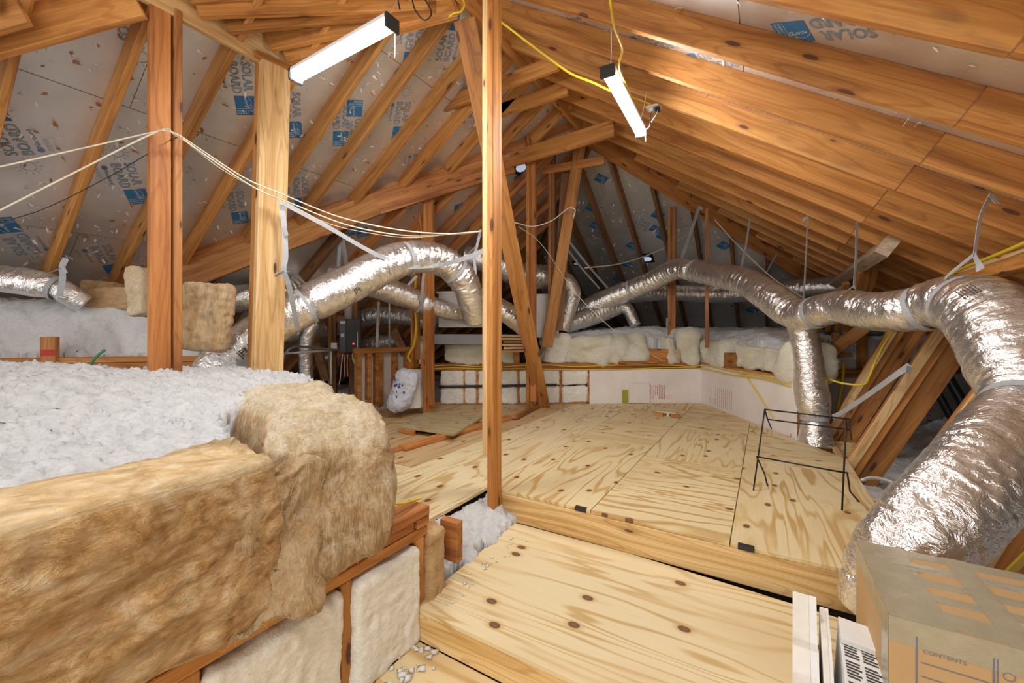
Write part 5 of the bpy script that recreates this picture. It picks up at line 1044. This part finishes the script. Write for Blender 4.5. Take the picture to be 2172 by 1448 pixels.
cable('thin wire hanging down in front of the back wall', [(1100, 480, 4.3), (1150, 520, 4.6), (1220, 620, 4.9), (1290, 690, 4.8), (1340, 725, 5.0), (1410, 768, 5.1)], .004, 'cable_cream')
cable('bright yellow cable draped along the first rafters beside the slim post', [(1030, 25, 2.7), (1062, 46, 2.6), (1120, 90, 2.55), (1180, 135, 2.5), (1215, 158, 2.5), (1260, 176, 2.5), (1320, 205, 2.6)], .0075, 'cable_yellow')
cable('yellow cable dropping from the top edge to the outlet box', [(1290, -30, 1.55), (1296, 10, 1.6), (1304, 60, 1.75), (1320, 105, 1.95), (1313, 142, 2.1), (1330, 185, 2.4), (1340, 206, 2.55), (1356, 212, 2.65), (1380, 222, 2.8)], .006, 'cable_yellow')
cable('yellow cable looped around the ridge joint', [(905, -3, 2.5), (940, -2, 2.7), (975, -5, 2.8), (985, 8, 2.8), (978, 24, 2.8), (962, 28, 2.8), (952, 36, 2.82)], .007, 'cable_yellow')
cable('dark cord looped near the plug end of the left tube light', [(848, 20, 1.95), (846, -5, 2.1), (870, -10, 2.2), (880, 20, 2.2), (898, 42, 2.2), (912, 36, 2.2), (914, 22, 2.2), (900, -4, 2.2)], .004, 'cable_black')
cable('yellow cable stapled along the pale purlin at the right edge', [(2190, 508, 1.93), (2120, 538, 2.2), (2060, 562, 2.5), (2030, 575, 2.7), (1985, 602, 3.0)], .010, 'cable_yellow')
cable('yellow cable hanging in front of the first leaning strut', [(1912, 690, 2.95), (1885, 715, 3.05), (1862, 755, 3.1), (1845, 795, 3.15), (1832, 815, 3.2), (1790, 813, 3.3), (1758, 804, 3.4), (1740, 798, 3.5)], .009, 'cable_yellow')
cable('thick yellow cable dropping down the grey wall beside the upright duct', [(1790, 765, 4.3), (1788, 800, 4.25), (1782, 840, 4.2), (1775, 875, 4.1)], .014, 'cable_yellow')
cable('white cable curving over the floor edge beside the strut', [(1828, 1018, 2.55), (1850, 1013, 2.6), (1880, 1018, 2.6), (1920, 1035, 2.55)], .010, 'cable_white')
wr = lambda px, dz=0., M=None: np.array(MA @ Vector((sA(px), -.03-.012*random.random(), ZT-.055+dz)))
for k, (lab, dz) in enumerate([('upper yellow cable of the run along the back wall plate', .02), ('lower yellow cable of the run along the back wall plate', -.012)]):
    P = [wr(x, dz+random.uniform(-.02, .02)) for x in (868, 900, 960, 1040, 1100, 1160, 1220, 1310, 1400, 1465)]+[np.array(MB @ Vector((sB(x), -.035, ZT-.05+dz+random.uniform(-.015, .015)))) for x in (1500, 1560, 1620, 1685)]
    tag(tube('cable', P, .0065, 'cable_yellow', seg=6, n=5), lab, 'cable')
tag(tube('cable', [np.array(MB @ Vector((sB(x, y), -.034, along(WA1, dB, nB, x, y)[1]))) for x, y in ((1560, 786), (1585, 795), (1600, 812), (1622, 845), (1648, 885))], .006, 'cable_yellow', seg=6), 'yellow cable curving down the foam wall', 'cable')
cable('yellow cable bundle hanging down the dim post under the arch', [(882, 590, 4.75), (880, 640, 4.75), (883, 690, 4.75), (878, 730, 4.7), (866, 755, 4.65), (872, 768, 4.6)], .016, 'cable_yellow')
cable('short yellow cable end lying on the block at the ledge corner', [(800, 1068, 1.5), (850, 1068, 1.57), (880, 1060, 1.66), (893, 1056, 1.69)], .0045, 'cable_yellow')
cable('red and white wires dropping between the two lower posts', [(889, 450, 4.6), (893, 480, 4.6), (896, 515, 4.6)], .010, 'cable_orange')
